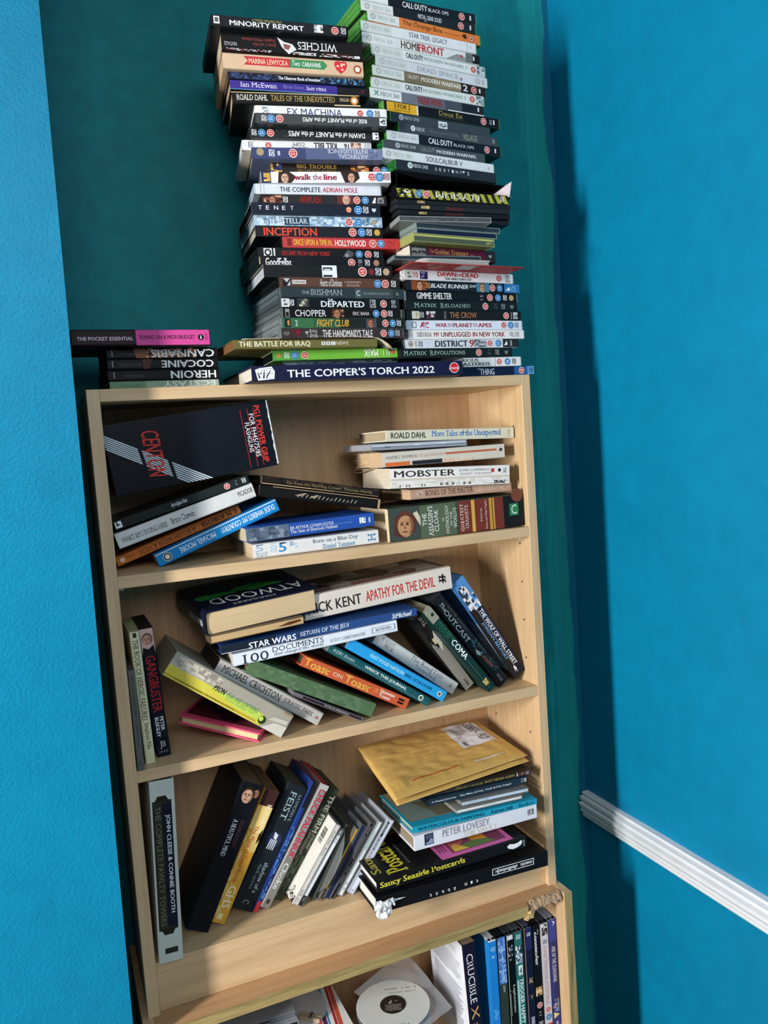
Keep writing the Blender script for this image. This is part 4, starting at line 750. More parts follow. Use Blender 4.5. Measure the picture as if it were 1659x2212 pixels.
 [('r', 3.9, 16.1, 0, 100, '#8a4a28'), ('F', 11.0, 48, 0.5, '#c99a78', '#5a3420', 'v'), ('V', 17.8, '#d9a25a', ''), ('t', 'BLADE RUNNER', 19.9, 52.5, 28, 74, '#dfe6ec', 'bi'), ('t', '2049', 53.2, 59.8, 44, 76, '#b9c4cc', 'bi'), ('r', 60.1, 71.9, 0, 100, '#3d7fa0'), ('F', 65.4, 46, 0.5, '#b59478', '#6d5340', 'v'), ('d', 74.5, '15', 'r', ''), ('d', 81.2, '15', 'b', ''), ('r', 85.4, 99.8, 0, 100, '#2f76ad'), ('g', [(86.7, 25), (90.2, 70), (90.8, 25)], 'w'), ('t', 'ICON', 91.6, 96.4, 20, 80, '#8fc0e0', 'r')]),
('gimme','dvd',(0.5554, 0.0042, 1.8138),0.065,0,0.2042,0.0145,0.057,'#16191c','#7d8487',
 'black film case with tall narrow white capitals in a clear shell','discs and films in the right stack below the games',
 [('t', 'GIMME SHELTER', 10.0, 40.0, 18, 90, '#dfe3e2', 'b'), ('t', '15', 65.2, 68.0, 20, 80, '#8d9396', 'r'), ('d', 74.1, '15', 'r', ''), ('d', 81.6, '15', 'b', ''), ('V', 87.9, 'w', ''), ('e', 93.9, 50, 0.34, '#b09a6a')]),
('reload','dvd',(0.5525, 0.0002, 1.7994),0.05,0,0.2008,0.0144,0.135,'#182021','#1e2325',
 'black film case with sage green serif capitals, above the one with an orange scratchy title','discs and films in the right stack below the games',
 [('t', 'M', 7.7, 11.7, 25, 80, '#8fb0a4', 's'), ('t', 'ATRIX', 12.2, 26.7, 32, 72, '#8fb0a4', 's'), ('t', 'R', 29.9, 33.4, 25, 80, '#8fb0a4', 's'), ('t', 'ELOADED', 33.9, 56.3, 32, 72, '#8fb0a4', 's'), ('d', 69.9, '15', 'r', ''), ('t', 'Z1', 78.1, 80.9, 20, 80, '#4f5c5d', 'r'), ('V', 86.3, '#8d989a', ''), ('g', [(92.4, 66), (96.4, 66), (96.0, 40), (94.4, 20), (92.9, 40)], '#6a7678')]),
('crow','dvd',(0.5549, -0.0016, 1.7851),0.045,0,0.2041,0.0144,0.135,'#1a1d1e','#17191a',
 'black film case with spindly orange-brown capitals','discs and films in the right stack below the games',
 [('r', 4.4, 10.5, 8, 92, '#c9c5b4'), ('p', 6.3, 8.8, 20, 80, ['#a99d74', '#c9c5b4'], 3), ('V', 12.5, '#c9cdcf', ''), ('p', 16.3, 23.9, 8, 92, ['#8d8088', '#4f2f38', '#c9c3c9', '#2b2227'], 5), ('t', 'BRANDON LEE', 31.1, 33.0, 8, 92, '#8d9193', 'r'), ('t', 'THE CROW', 36.2, 59.5, 18, 84, '#b87a52', ''), ('d', 86.1, '18', 'r', ''), ('r', 90.4, 91.1, 8, 92, '#8d9193'), ('t', 'EDV 9088', 92.3, 96.7, 12, 90, 'w', 'rb')]),
('war','dvd',(0.5558, -0.0001, 1.7708),0.045,0,0.2083,0.0142,0.135,'#d3dbe6','#c2cbd3',
 'pale blue-white film case with red lettering, above the cream-white concert film','discs and films in the right stack below the games',
 [('r', 4.7, 8.3, 15, 85, '#6a7683'), ('r', 5.4, 7.7, 25, 75, '#d3dbe6'), ('g', [(11.1, 40), (14.3, 85), (15.2, 85), (13.1, 30)], '#b04452'), ('g', [(13.9, 60), (18.4, 75), (17.6, 55)], '#b04452'), ('t', 'AC', 11.1, 18.4, 15, 85, '#b03a44', ''), ('t', 'WAR', 23.6, 33.3, 25, 72, '#a4303c', 'b'), ('t', 'FOR THE', 34.1, 38.0, 28, 70, '#a4303c', ''), ('t', 'PLANET', 38.7, 55.0, 25, 72, '#a4303c', 'b'), ('t', 'OF THE', 55.6, 59.1, 28, 70, '#a4303c', ''), ('t', 'APES', 59.9, 71.8, 25, 72, '#a4303c', 'b'), ('d', 82.6, '12', 'r', ''), ('d', 88.9, '12', 'b', ''), ('V', 94.1, '#6f7b88', '')]),
('nirv','dvd',(0.5591, 0.0006, 1.7568),0.045,0,0.2082,0.014,0.135,'#e3e1dd','#b9bcbe',
 'cream-white film case with dark red lettering','discs and films in the right stack below the games',
 [('t', 'NIRVANA', 6.8, 19.0, 24, 78, '#3a3536', 's'), ('t', 'M', 20.6, 23.0, 26, 76, '#8f2f3a', 'b'), ('t', 'TV', 23.0, 25.0, 26, 76, '#8f2f3a', 'b'), ('t', 'UNPLUGGED IN NEW YORK', 26.5, 81.9, 22, 80, '#8a2f38', 'b'), ('V', 93.1, '#8d8d8f', ''), ('p', 86.0, 90.5, 20, 80, ['#e3e1dd', '#a9a9ab'], 3)]),
('dist','dvd',(0.5467, -0.0023, 1.7428),0.03,0,0.2028,0.0139,0.135,'#c9d0d8','#4a4f53',
 'silver film case with black stencil capitals and a round emblem','discs and films in the right stack below the games',
 [('r', 3.5, 10.7, 8, 92, '#ddd6cc'), ('e', 5.9, 52, 0.33, '#1d1f22'), ('e', 5.9, 52, 0.25, '#ddd6cc'), ('g', [(4.9, 40), (5.9, 72), (6.9, 40)], '#1d1f22'), ('p', 8.8, 10.4, 20, 85, ['#8d8780', '#ddd6cc'], 3), ('V', 13.8, '#55595d', ''), ('t', 'DISTRICT', 25.9, 54.0, 14, 88, '#26292d', 'b'), ('t', '9', 55.3, 59.7, 10, 94, '#a93a40', 'b'), ('p', 59.7, 70.4, 5, 95, ['#8d949a', '#6a7075', '#b0b6bb', '#4f5458'], 4), ('d', 73.6, '15', 'r', ''), ('d', 81.1, '15', 'b', ''), ('r', 85.4, 99.8, 0, 100, '#24282c'), ('g', [(86.4, 20), (88.8, 80), (89.6, 30)], 'w'), ('t', 'SONY', 91.9, 93.7, 15, 85, 'w', 'r')]),
('revol','dvd',(0.5365, -0.004, 1.7286),0.045,0,0.1988,0.0143,0.057,'#19201f','#1e2325',
 'black film case with sage green serif capitals, third from the bottom of the right stack','discs and films in the right stack below the games',
 [('t', 'M', 3.1, 6.7, 25, 82, '#9ab5a8', 's'), ('t', 'ATRIX', 7.1, 22.6, 32, 74, '#9ab5a8', 's'), ('t', 'R', 25.3, 28.6, 25, 82, '#9ab5a8', 's'), ('t', 'EVOLUTIONS', 29.1, 56.2, 32, 74, '#9ab5a8', 's'), ('d', 68.5, '15', 'r', ''), ('t', 'Z1', 76.9, 79.5, 20, 80, '#4f5c5d', 'r'), ('V', 85.5, '#8d989a', ''), ('g', [(92.1, 66), (96.0, 66), (95.5, 40), (94.0, 20), (92.6, 40)], '#6a7678')]),
('basterds','dvd',(0.5986, 0.0001, 1.7141),0.02,0,0.1069,0.0144,0.135,'#d9dbd9','#b9bcbd',
 'white film case with black slab capitals, half hidden behind the navy annual','discs and films in the right stack below the games',
 [('t', 'RIOUS', -1.4, 26.1, 56, 92, '#26282a', 'sb'), ('t', 'BASTERDS', -6.4, 45.3, 12, 48, '#26282a', 'sb'), ('d', 61.1, '18', 'r', ''), ('d', 75.3, '18', 'b', ''), ('V', 86.3, '#2b2e31', ''), ('r', 52.8, 53.8, 0, 100, '#b9bcbd')]),
('thing','dvd',(0.6112, 0.003, 1.7),0.02,0,0.1311,0.0141,0.135,'#14203a','#1c2633',
 'dark blue film case with pale capitals overhanging the right end of the bookcase','discs and films in the right stack below the games',
 [('t', 'THE', 20.0, 23.2, 70, 90, '#b9c3cf', 'b'), ('t', 'THING', 23.4, 43.2, 8, 84, '#cfd9e3', 'b'), ('r', 71.3, 90.2, 0, 100, '#27598f'), ('r', 90.2, 99.7, 0, 100, '#5a94c2'), ('d', 81.7, '18', 'r', ''), ('V', 95.3, '#17324f', '')]),
('pocket','book',(0.0779, 0.0125, 1.7557),0.03,0,0.1767,0.0213,0.11,'#211519','#8d2f63',
 'thin book with black and pink spine, overhanging the left end of the bookcase','small pile of paperbacks at the left end of the bookcase top',
 [('r', 44.9, 99.5, 0, 100, '#cf4b93'), ('t', 'THE POCKET ESSENTIAL', 3.7, 42.9, 32, 56, '#d9c3cc', 'b'), ('t', 'FILMING ON A MICROBUDGET', 47.5, 88.4, 38, 66, '#3f1530', 'b'), ('e', 92.9, 50, 0.2, '#1a1014'), ('t', 'i', 92.4, 93.4, 38, 62, 'w', 'b'), ('r', 96.2, 97.7, 30, 75, '#a83a78')]),
('cannabis','book',(0.1059, 0.0345, 1.7416),0.05,0,0.1476,0.0141,0.1,'#141416','#1a1a1a',
 'black paperback with skin-toned picture and upside-down capitals, under the pink-spined book','small pile of paperbacks at the left end of the bookcase top',
 [('r', 4.0, 4.9, 20, 85, '#8d8d8d'), ('t', 'NICK BROWNLEE', 13.6, 29.5, 30, 55, '#4a4a4c', 'f'), ('g', [(23.1, 100), (35.5, 100), (37.6, 0), (25.2, 0)], '#8a5a44'), ('p', 34.1, 78.2, 0, 100, ['#7a4a3a', '#a97a60', '#3a2420', '#c49a80'], 6), ('t', 'CANNABIS', 38.3, 96.6, 5, 88, 'w', 'fb')]),
('cocaine','book',(0.1054, 0.0341, 1.7272),0.05,0,0.1472,0.0144,0.1,'#141416','#1a1a1a',
 'black paperback with faint brown patch and upside-down capitals, in the small left pile','small pile of paperbacks at the left end of the bookcase top',
 [('r', 3.8, 4.8, 20, 85, '#8d8d8d'), ('r', 11.6, 29.4, 10, 90, '#1c1c1f'), ('t', 'NICK CONSTABLE', 9.6, 28.8, 30, 55, '#55555a', 'f'), ('g', [(30.1, 100), (39.1, 100), (36.3, 0), (30.8, 0)], '#4f3028'), ('t', 'COCAINE', 47.2, 95.7, 8, 84, 'w', 'fb')]),
('heroin','book',(0.1051, 0.034, 1.7122),0.06,0,0.1487,0.015,0.1,'#131315','#1a1a1a',
 'plain black paperback with upside-down white capitals, fourth in the small left pile','small pile of paperbacks at the left end of the bookcase top',
 [('r', 4.9, 5.8, 20, 85, '#8d8d8d'), ('t', 'ROBERT ASHTON', 14.6, 30.9, 30, 55, '#55555a', 'f'), ('t', 'HEROIN', 55.0, 97.0, 8, 86, 'w', 'fb')]),
('ecstasy','book',(0.1054, 0.0348, 1.7),0.06,0,0.1457,0.0122,0.1,'#8fa78f','#1a1a1a',
 'pale green paperback at the bottom of the small left pile','small pile of paperbacks at the left end of the bookcase top',
 [('r', -0.4, 31.6, 0, 100, '#6a8a6c'), ('r', 74.9, 99.6, 0, 100, '#a9b9ac'), ('t', 'GARETH THOMAS', 10.1, 27.4, 30, 60, '#55705a', 'f'), ('t', 'ECSTASY', 47.5, 96.6, 25, 94, '#dfe6df', 'fb')]),
('cenbox','box',(0.139, 0.03, 1.5733),0,6.7,0.2264,0.0952,0.085,'#10141c','#0c0f14',
 'large dark equipment box with diagonal white stripes and red lettering, on the top shelf','books and films lying on the top shelf',
 [('g', [(0, 87.0), (0, 85.1), (56.6, 0), (58.0, 0)], '#c9d4da'), ('g', [(0, 83.9), (0, 82.0), (54.300000000000004, 0), (55.7, 0)], '#c9d4da'), ('g', [(0, 80.8), (0, 78.89999999999999), (52.0, 0), (53.4, 0)], '#c9d4da'), ('g', [(0, 77.7), (0, 75.8), (49.7, 0), (51.1, 0)], '#c9d4da'), ('g', [(0, 74.6), (0, 72.69999999999999), (47.4, 0), (48.8, 0)], '#c9d4da'), ('g', [(0, 71.5), (0, 69.6), (45.1, 0), (46.5, 0)], '#c9d4da'), ('g', [(0, 68.4), (0, 66.5), (42.800000000000004, 0), (44.2, 0)], '#c9d4da'), ('g', [(16, 92), (18, 92), (22, 12), (20, 12)], '#10141c'), ('g', [(31, 80), (33, 80), (37, 5), (35, 5)], '#10141c'), ('t', 'CENTON', 21, 31.5, 16, 83, '#c23a34', 'Rbi'), ('t', 'PG1 POWER GRIP', 91, 94.8, 8, 93, '#d23c35', 'Rb'), ('t', 'FOR FH45/75/85', 87.2, 90.2, 18, 82, 'w', 'R'), ('t', 'FLASHGUNS', 83.6, 86.4, 26, 70, 'w', 'R'), ('r', 82.2, 82.6, 4, 90, '#a92c3a'), ('r', 86.7, 87.1, 4, 90, '#a92c3a'), ('r', 90.6, 91, 4, 90, '#a92c3a')]),
('apoc','dvd',(0.1148, 0.03, 1.5398),0,14.7,0.1931,0.0123,0.13,'#232829','#1b1f20',
 'dark grey film case with small white handwriting, leaning under the striped equipment box','books and films lying on the top shelf',
 [('r', 1, 5.5, 10, 90, 'w'), ('r', 2, 3, 30, 90, '#232829'), ('r', 2, 4.5, 42, 56, '#232829'), ('t', 'Apocalypse Now', 41, 53, 18, 86, 'w', 'i'), ('d', 83, '18', 'r', ''), ('t', '71', 89.5, 91, 20, 80, '#8d9294', 'r'), ('V', 96, 'w', '')]),
('what','book',(0.1207, 0.033, 1.5166),0,15.8,0.1987,0.0215,0.125,'#cfcfcd','#8d8577',
 'white leaning paperback with thin black serif title, above the orange book','books and films lying on the top shelf',
 [('t', 'WHAT AM I DOING HERE', 3, 35, 26, 62, '#3a3836', 's'), ('t', 'Bruce Chatwin', 38, 55, 28, 70, '#3a3836', 's'), ('t', 'PICADOR', 88, 99, 38, 74, '#2a2826', '')]),
('forster','book',(0.111, 0.06, 1.4915),0,18.1,0.1849,0.0136,0.1,'#c0692f','#6b5b48',
 'orange leaning paperback with upside-down dark title, on the top shelf','books and films lying on the top shelf',
 [('t', 'E. M. FORSTER', 67, 97, 22, 80, '#3a2416', 'fsb'), ('t', 'A ROOM WITH A VIEW', 17, 63, 22, 80, '#54301a', 'fs'), ('e', 4.5, 50, 0.28, '#e0c8a8'), ('t', 'PENGUIN', 8, 14, 40, 66, '#54301a', 'f')]),
('dude','book',(0.1647, 0.047, 1.4883),0,19.4,0.1871,0.0188,0.11,'#1f83c8','#a9a59c',
 'bright blue leaning paperback with upside-down white title, on the top shelf','books and films lying on the top shelf',
 [('r', 0, 100, 92, 100, '#d8dde0'), ('t', "DUDE WHERE'S MY COUNTRY?", 52, 97, 26, 74, '#dfe8f0', 'fb'), ('t', 'MICHAEL MOORE', 18, 47, 26, 74, '#dfe8f0', 'fb'), ('e', 8, 48, 0.36, '#d9c9a5'), ('e', 8, 48, 0.3, '#2a2a2a'), ('e', 8, 48, 0.2, '#e8e4da')]),
('maddA','book',(0.3141, 0.03, 1.5434),0,-11.2,0.1828,0.0122,0.12,'#201a17','#5d5142',
 'worn black paperback with faded gold serif title, tilted on top of another black book','books and films lying on the top shelf',
 [('t', 'Far from the Madding Crowd', 20, 66, 24, 72, '#8d7a52', 's'), ('t', 'Thomas Hardy', 68, 94, 24, 72, '#8d7a52', 's'), ('r', 0, 60, 0, 10, '#c9a884'), ('p', 2, 98, 74, 100, ['#201a17', '#3d332b', '#15110f'], 3), ('r', 40, 99, 2, 9, '#a98c6a')]),
('maddB','book',(0.3111, 0.03, 1.5262),0,-11.4,0.1872,0.0164,0.12,'#151414','#4d443a',
 'battered black paperback with scrawled pale lettering, under the faded gold titled one','books and films lying on the top shelf',
 [('g', [(28, 40), (36, 70), (38, 64), (32, 34)], '#9a8d78'), ('g', [(40, 36), (46, 66), (48, 60), (44, 30)], '#9a8d78'), ('g', [(30.0, 26), (30.6, 24), (32.4, 46.0), (31.6, 48.0)], '#a59a86'), ('g', [(33.4, 26), (34.0, 24), (35.8, 60.0), (35.0, 62.0)], '#a59a86'), ('g', [(36.8, 26), (37.4, 24), (39.199999999999996, 55.333333333333336), (38.4, 57.333333333333336)], '#a59a86'), ('g', [(40.2, 26), (40.8, 24), (42.599999999999994, 50.666666666666664), (41.8, 52.666666666666664)], '#a59a86'), ('g', [(43.6, 26), (44.2, 24), (46.0, 46.0), (45.2, 48.0)], '#a59a86'), ('g', [(47.0, 26), (47.6, 24), (49.4, 60.0), (48.6, 62.0)], '#a59a86'), ('g', [(50.4, 26), (51.0, 24), (52.8, 55.333333333333336), (52.0, 57.333333333333336)], '#a59a86'), ('g', [(53.8, 26), (54.400000000000006, 24), (56.2, 50.666666666666664), (55.400000000000006, 52.666666666666664)], '#a59a86'), ('g', [(57.2, 26), (57.8, 24), (59.599999999999994, 46.0), (58.8, 48.0)], '#a59a86'), ('g', [(60.599999999999994, 26), (61.2, 24), (63.0, 60.0), (62.2, 62.0)], '#a59a86'), ('g', [(64.0, 26), (64.6, 24), (66.4, 55.333333333333336), (65.6, 57.333333333333336)], '#a59a86'), ('g', [(67.4, 26), (68.0, 24), (69.8, 50.666666666666664), (69.0, 52.666666666666664)], '#a59a86'), ('g', [(70.8, 26), (71.4, 24), (73.19999999999999, 46.0), (72.4, 48.0)], '#a59a86'), ('g', [(74.19999999999999, 26), (74.8, 24), (76.6, 60.0), (75.8, 62.0)], '#a59a86'), ('g', [(77.6, 26), (78.2, 24), (80.0, 55.333333333333336), (79.2, 57.333333333333336)], '#a59a86'), ('r', 10, 98, 94, 100, '#b99c78'), ('g', [(98, 0), (100, 0), (100, 96), (98, 92)], '#a98f6a')]),
('conan','book',(0.29, 0.015, 1.4831),0,1.2,0.1944,0.02,0.12,'#27509f','#b3a58c',
 'blue paperback with a grey photo panel, lying on the white number-patterned book','books and films lying on the top shelf',
 [('r', 0, 32, 0, 100, '#59687a'), ('p', 2, 31, 5, 95, ['#59687a', '#3c4a5c', '#7c8896', '#4a5a6a'], 8), ('t', 'SIR ARTHUR CONAN DOYLE', 33, 67, 54, 76, 'w', ''), ('t', 'The Best of Sherlock Holmes', 33, 70, 22, 48, 'w', 's'), ('r', 33, 82, 50, 52, '#8fa6d0'), ('r', 88, 93, 30, 76, 'w'), ('p', 89, 92.5, 34, 72, ['#27509f', 'w'], 3), ('l', 95.5, 97, 15, 88, '#c5d2e8')]),
('born','book',(0.2965, 0.015, 1.4578),0,0.4,0.1922,0.0203,0.115,'#d9d8d6','#b9a78a',
 'white paperback with blue numerals at the left of its spine, lying on the top shelf','books and films lying on the top shelf',
 [('t', '5', 2, 8.5, 45, 98, '#8fb2c9', 's'), ('t', '206', 2, 11, 4, 40, '#7f93a3', 'R'), ('t', '100', 13, 18, 30, 95, '#9ab9cc', 'R'), ('t', '5', 19.5, 26, 24, 96, '#3f86b5', 'sb'), ('t', '8', 28, 31, 60, 95, '#6ba0c0', 'R'), ('t', '5', 31.5, 34, 40, 80, '#a9c3d2', ''), ('t', 'Born on a Blue Day', 46, 83, 50, 88, '#5a7286', 's'), ('t', 'Daniel Tammet', 54, 80, 8, 42, '#4a8fc0', 's'), ('t', 'H', 91, 97, 20, 80, '#3f86b5', 'sR')]),
('dahl2','hard',(0.5328, 0.025, 1.605),0,-1.9,0.2258,0.017,0.12,'#ccc9b4','#a8987c',
 'cream hardback with black and blue title, topmost of the right pile on the shelf','books and films lying on the top shelf',
 [('t', 'ROALD DAHL', 3.5, 30, 26, 80, '#26221e', 'b'), ('t', 'More Tales of the Unexpected', 34, 89, 18, 88, '#4f7cb0', 'sb'), ('t', 'Michael Joseph', 94, 97, 12, 84, '#8d8a7a', 'R')]),
('cdclear','cd',(0.4734, 0.02, 1.5956),0,-0.9,0.1634,0.01,0.12,'#a3a9b2','#b4bac2',
 'clear disc box between two pale books in the right pile on the top shelf','books and films lying on the top shelf',
 [('r', 1, 99, 60, 90, '#b9c0c9'), ('r', 1, 99, 12, 50, '#7c838d'), ('r', 14, 20, 35, 52, '#3a3e44'), ('r', 44, 50, 50, 66, '#e3e6ea'), ('r', 72, 78, 60, 75, '#e3e6ea')]),
('thompson','book',(0.5164, 0.02, 1.5706),0,0.1,0.2137,0.0223,0.11,'#c9c3b6','#c7ad8a',
 'cream paperback with fanned pages and an orange stripe on its spine','books and films lying on the top shelf',
 [('t', 'HUNTER S. THOMPSON', 3, 27, 52, 74, '#4a4744', ''), ('t', 'THE LAST INTERVIEW', 28, 49, 52, 74, '#b5907d', ''), ('r', 50, 93, 56, 72, '#b5654a'), ('r', 2, 21, 0, 28, '#cf6a34'), ('r', 23, 47, 0, 28, '#26282a'), ('p', 48, 72, 0, 22, ['#c9c3b6', '#dd9a6a', '#d9d3c6'], 4), ('g', [(95, 50), (96, 76), (98, 70), (97.5, 50)], '#3a3a3a')]),
('mobster','book',(0.5193, 0.01, 1.5333),0,-2.5,0.2081,0.0303,0.115,'#e3e0db','#c9bda8',
 'worn white paperback with wide black capitals, under the book with fanned pages','books and films lying on the top shelf',
 [('t', 'MOBSTER', 3, 53, 56, 90, '#3a302c', 'b'), ('t', 'JOHN CUMMINGS', 56, 82, 72, 88, '#55494a', ''), ('t', 'ERNEST VOLKMAN', 57, 84, 56, 68, '#8d8486', ''), ('r', 83.5, 86.5, 66, 86, '#b9443f'), ('e', 91, 76, 0.1, '#2a2626'), ('t', 'TIME', 94, 97, 60, 90, '#3a3636', 'R'), ('r', 0, 100, 38, 48, '#cdbfae'), ('p', 1, 99, 0, 38, ['#ddd8d0', '#e6e2dc', '#d0c8bd', '#e0dcd6'], 9), ('t', 'll...ll.l', 7, 28, 4, 16, '#6d645c', 'f'), ('t', 'll.lll', 40, 66, 6, 20, '#6d645c', 'f'), ('p', 86, 96, 4, 22, ['#3d3a3a', '#cfcac4', '#3d3a3a'], 5)]),
('bones','book',(0.5419, 0.02, 1.5165),0,-0.6,0.1801,0.0158,0.115,'#b5917c','#c2a684',
 'dusty pink-brown paperback under the worn white one in the right pile','books and films lying on the top shelf',
 [('r', 6, 11.5, 35, 80, '#c9b8a8'), ('p', 6.5, 11, 38, 76, ['#9a5a48', '#c9b8a8', '#4f7a8c'], 3), ('t', 'BONES OF THE MASTER', 14, 61, 26, 84, '#4d3428', 's'), ('t', 'GEORGE CRANE', 64, 92, 30, 84, '#d5bda8', 's')]),
('assas','book',(0.5289, 0.012, 1.4576),0,0.6,0.2386,0.0518,0.115,'#3f4a3c','#d2bf9f',
 'very thick paperback with painted portrait and red bands, under the right pile','books and films lying on the top shelf',
 [('r', 0, 25, 0, 100, '#3d4741'), ('g', [(3, 20), (4, 70), (9, 90), (15, 86), (20, 60), (18, 25), (10, 8)], '#54302a'), ('F', 11.5, 48, 0.36, '#b5875f', '#5d352a', 'v'), ('g', [(17, 80), (20, 86), (27, 20), (25, 14)], '#c9c2a8'), ('r', 22, 48, 0, 100, '#51614a'), ('t', 'THE', 23.5, 26.5, 38, 75, '#e0e0d8', 'sr'), ('t', "ASSASSIN'S", 27.5, 31, 4, 96, '#e0e0d8', 'sr'), ('t', 'CLOAK', 31.8, 35, 16, 84, '#e0e0d8', 'sr'), ('t', 'AN', 37.5, 39, 44, 56, '#d5d8cc', 'sr'), ('t', 'ANTHOLOGY', 40, 42.5, 4, 94, '#d5d8cc', 'sr'), ('t', 'OF THE', 43.5, 45, 28, 72, '#d5d8cc', 'sr'), ('t', "WORLD'S", 45.8, 48.4, 20, 82, '#d5d8cc', 'sr'), ('r', 49.5, 84, 0, 100, '#6d3028'), ('t', 'GREATEST', 51, 53.5, 6, 92, '#d9c8b8', 'sr'), ('t', 'DIARISTS', 54.5, 57, 14, 86, '#d9c8b8', 'sr'), ('r', 59.5, 62, 0, 100, '#c9a04a'), ('t', 'Edited by', 66, 67.6, 30, 72, '#d9c8b8', 'sr'), ('t', 'Irene and Alan Taylor', 69.5, 71.5, 4, 96, '#d9c8b8', 'sr'), ('r', 73, 77, 0, 100, '#b98c3a'), ('r', 75, 75.6, 0, 100, '#5d3a1a'), ('r', 84, 100, 0, 100, '#171b1c'), ('e', 95, 100, 0.22, '#6d4030'), ('r', 88.5, 95.5, 36, 74, '#2f7a4f'), ('t', 'C', 90, 94, 40, 70, '#d3e3d6', 's')]),
('gard','book',(0.0173, 0.0, 1.2637),0,-89.7,0.1367,0.0091,0.11,'#5f5f5c','#4f4d48',
 'short grey book standing at the far left of the middle shelf','books on the middle shelf',
 [('t', 'THE GASHLYCRUMB TINIES', 5, 46, 26, 70, '#3d3d3b', 's'), ('t', 'by Edward Gorey', 48, 77, 24, 72, '#3d3d3b', 's'), ('t', 'X', 90, 95, 25, 75, '#3d3d3b', 's')]),
('heroic','book',(0.0276, 0.02, 1.2867),0,-88.3,0.1833,0.0131,0.11,'#d3cda6','#a9a878',
 'pale yellow-cream paperback standing between the grey and black books on the middle shelf','books on the middle shelf',
 [('r', 1, 4.5, 30, 70, '#2d2d24'), ('t', 'THE BOOK OF HEROIC FAILURES', 6, 67, 18, 78, '#2f2f28', 's'), ('t', 'Stephen Pile', 69, 89, 20, 80, '#2f2f28', 's')]),
('gang','book',(0.043, 0.035, 1.2863),0,-87.2,0.1813,0.019,0.11,'#131722','#2a2622',
 'black paperback with portrait photo and tall red capitals, standing on the middle shelf','books on the middle shelf',
 [('r', 0, 20, 0, 100, '#c9a9a0'), ('F', 8.5, 50, 0.46, '#c08f80', '#6d5048', 'u'), ('g', [(13, 90), (20, 100), (20, 0), (14, 10), (16, 50)], '#17181c'), ('t', 'GANGBUSTER', 21, 65, 16, 90, '#a3282c', 'b'), ('t', 'PETER', 69, 80, 56, 84, '#dfe0e2', 'b'), ('t', 'BLEKSLEY', 69, 84.5, 18, 46, '#dfe0e2', 'b'), ('t', 'JB', 88, 94, 30, 72, '#dfe0e2', 'sr'), ('t', 'JOHN BLAKE', 95.5, 97.5, 15, 85, '#8d9094', 'r')]),
('jedi','hard',(0.2948, 0.012, 1.3353),0,2.0,0.3032,0.0116,0.14,'#2b4a80','#2f3a50',
 'dark blue hardback with white title, lying under the big navy hardback on the middle shelf','books on the middle shelf',
 [('r', 0, 26, 0, 100, '#1d2330'), ('r', 26, 45, 0, 100, '#253d68'), ('t', 'STAR WARS', 13, 36, 2, 78, 'w', 'b'), ('r', 0, 14, 4, 10, 'w'), ('t', 'RETURN OF THE JEDI', 38, 63, 12, 84, '#dfe4ee', 's'), ('t', 'StMichael', 86, 97, 18, 82, 'w', 'ib')]),
('docs','book',(0.2845, 0.008, 1.3162),0,2.5,0.2515,0.0173,0.13,'#d8dfe9','#b5aea2',
 'pale blue-white book with black serif numerals, lying under the dark blue hardback','books on the middle shelf',
 [('t', '100', 5, 20, 2, 84, '#2a2a2c', 's'), ('t', 'DOCUMENTS', 22.5, 53, 50, 98, '#2f3238', 's'), ('t', 'that changed the world', 23, 53, 10, 46, '#5a5f66', 'si'), ('t', 'SCOTT CHRISTIANSON', 57, 79, 28, 58, '#6d727a', 's'), ('r', 83.5, 98.5, 26, 80, '#3a3d42'), ('r', 83.9, 98.1, 29, 77, '#d8dfe9'), ('t', 'BATSFORD', 86, 96, 40, 66, '#3a3d42', 'b')]),
('apathy','book',(0.3965, 0.03, 1.3619),0,3.6,0.246,0.0361,0.125,'#d3cabf','#b5a898',
 'thick cream paperback with black and red capitals, lying high on the middle shelf','books on the middle shelf',
 [('t', 'NICK KENT', 2, 37, 22, 68, '#2f2b28', 'b'), ('t', 'APATHY FOR THE DEVIL', 40, 88, 24, 72, '#b8382f', 'b'), ('t', 'ff', 91, 96, 32, 76, '#2f2b28', 'sbR')]),
('wolf','book',(0.5735, 0.035, 1.2876),0,-58.4,0.2029,0.0261,0.12,'#1b1f2c','#5b8fd0',
 'dark paperback with blue sky cover, leaning at the far right of the middle shelf','books on the middle shelf',
 [('r', 0, 27, 0, 100, '#4f86bd'), ('r', 27, 70, 50, 100, '#171d33'), ('r', 27, 100, 0, 50, '#26211f'), ('p', 6, 28, 8, 70, ['#d5d0cc', '#4f86bd', '#a9a09a', '#3a3236', '#e5e2e0'], 6), ('p', 16, 30, 40, 95, ['#e5e2e0', '#2a2f44', '#c9c5c2', '#4f86bd'], 7), ('t', 'THE WOLF OF WALL STREET', 32, 90, 56, 84, 'w', 'b'), ('t', 'JORDAN BELFORT', 42, 82, 20, 42, '#6aa0cf', 'b'), ('r', 28, 97, 49, 51, '#c9c9c9'), ('r', 28, 70, 86, 88, '#8d8d90'), ('g', [(90, 46), (92, 56), (97, 50), (93, 44), (96, 34), (91, 40)], 'w')]),
('outcast','book',(0.5358, 0.027, 1.2748),0,-54.3,0.1957,0.0216,0.115,'#1c1f21','#22262a',
 'charcoal paperback with small red dressed figure, second from the right of the leaning row','books on the middle shelf',
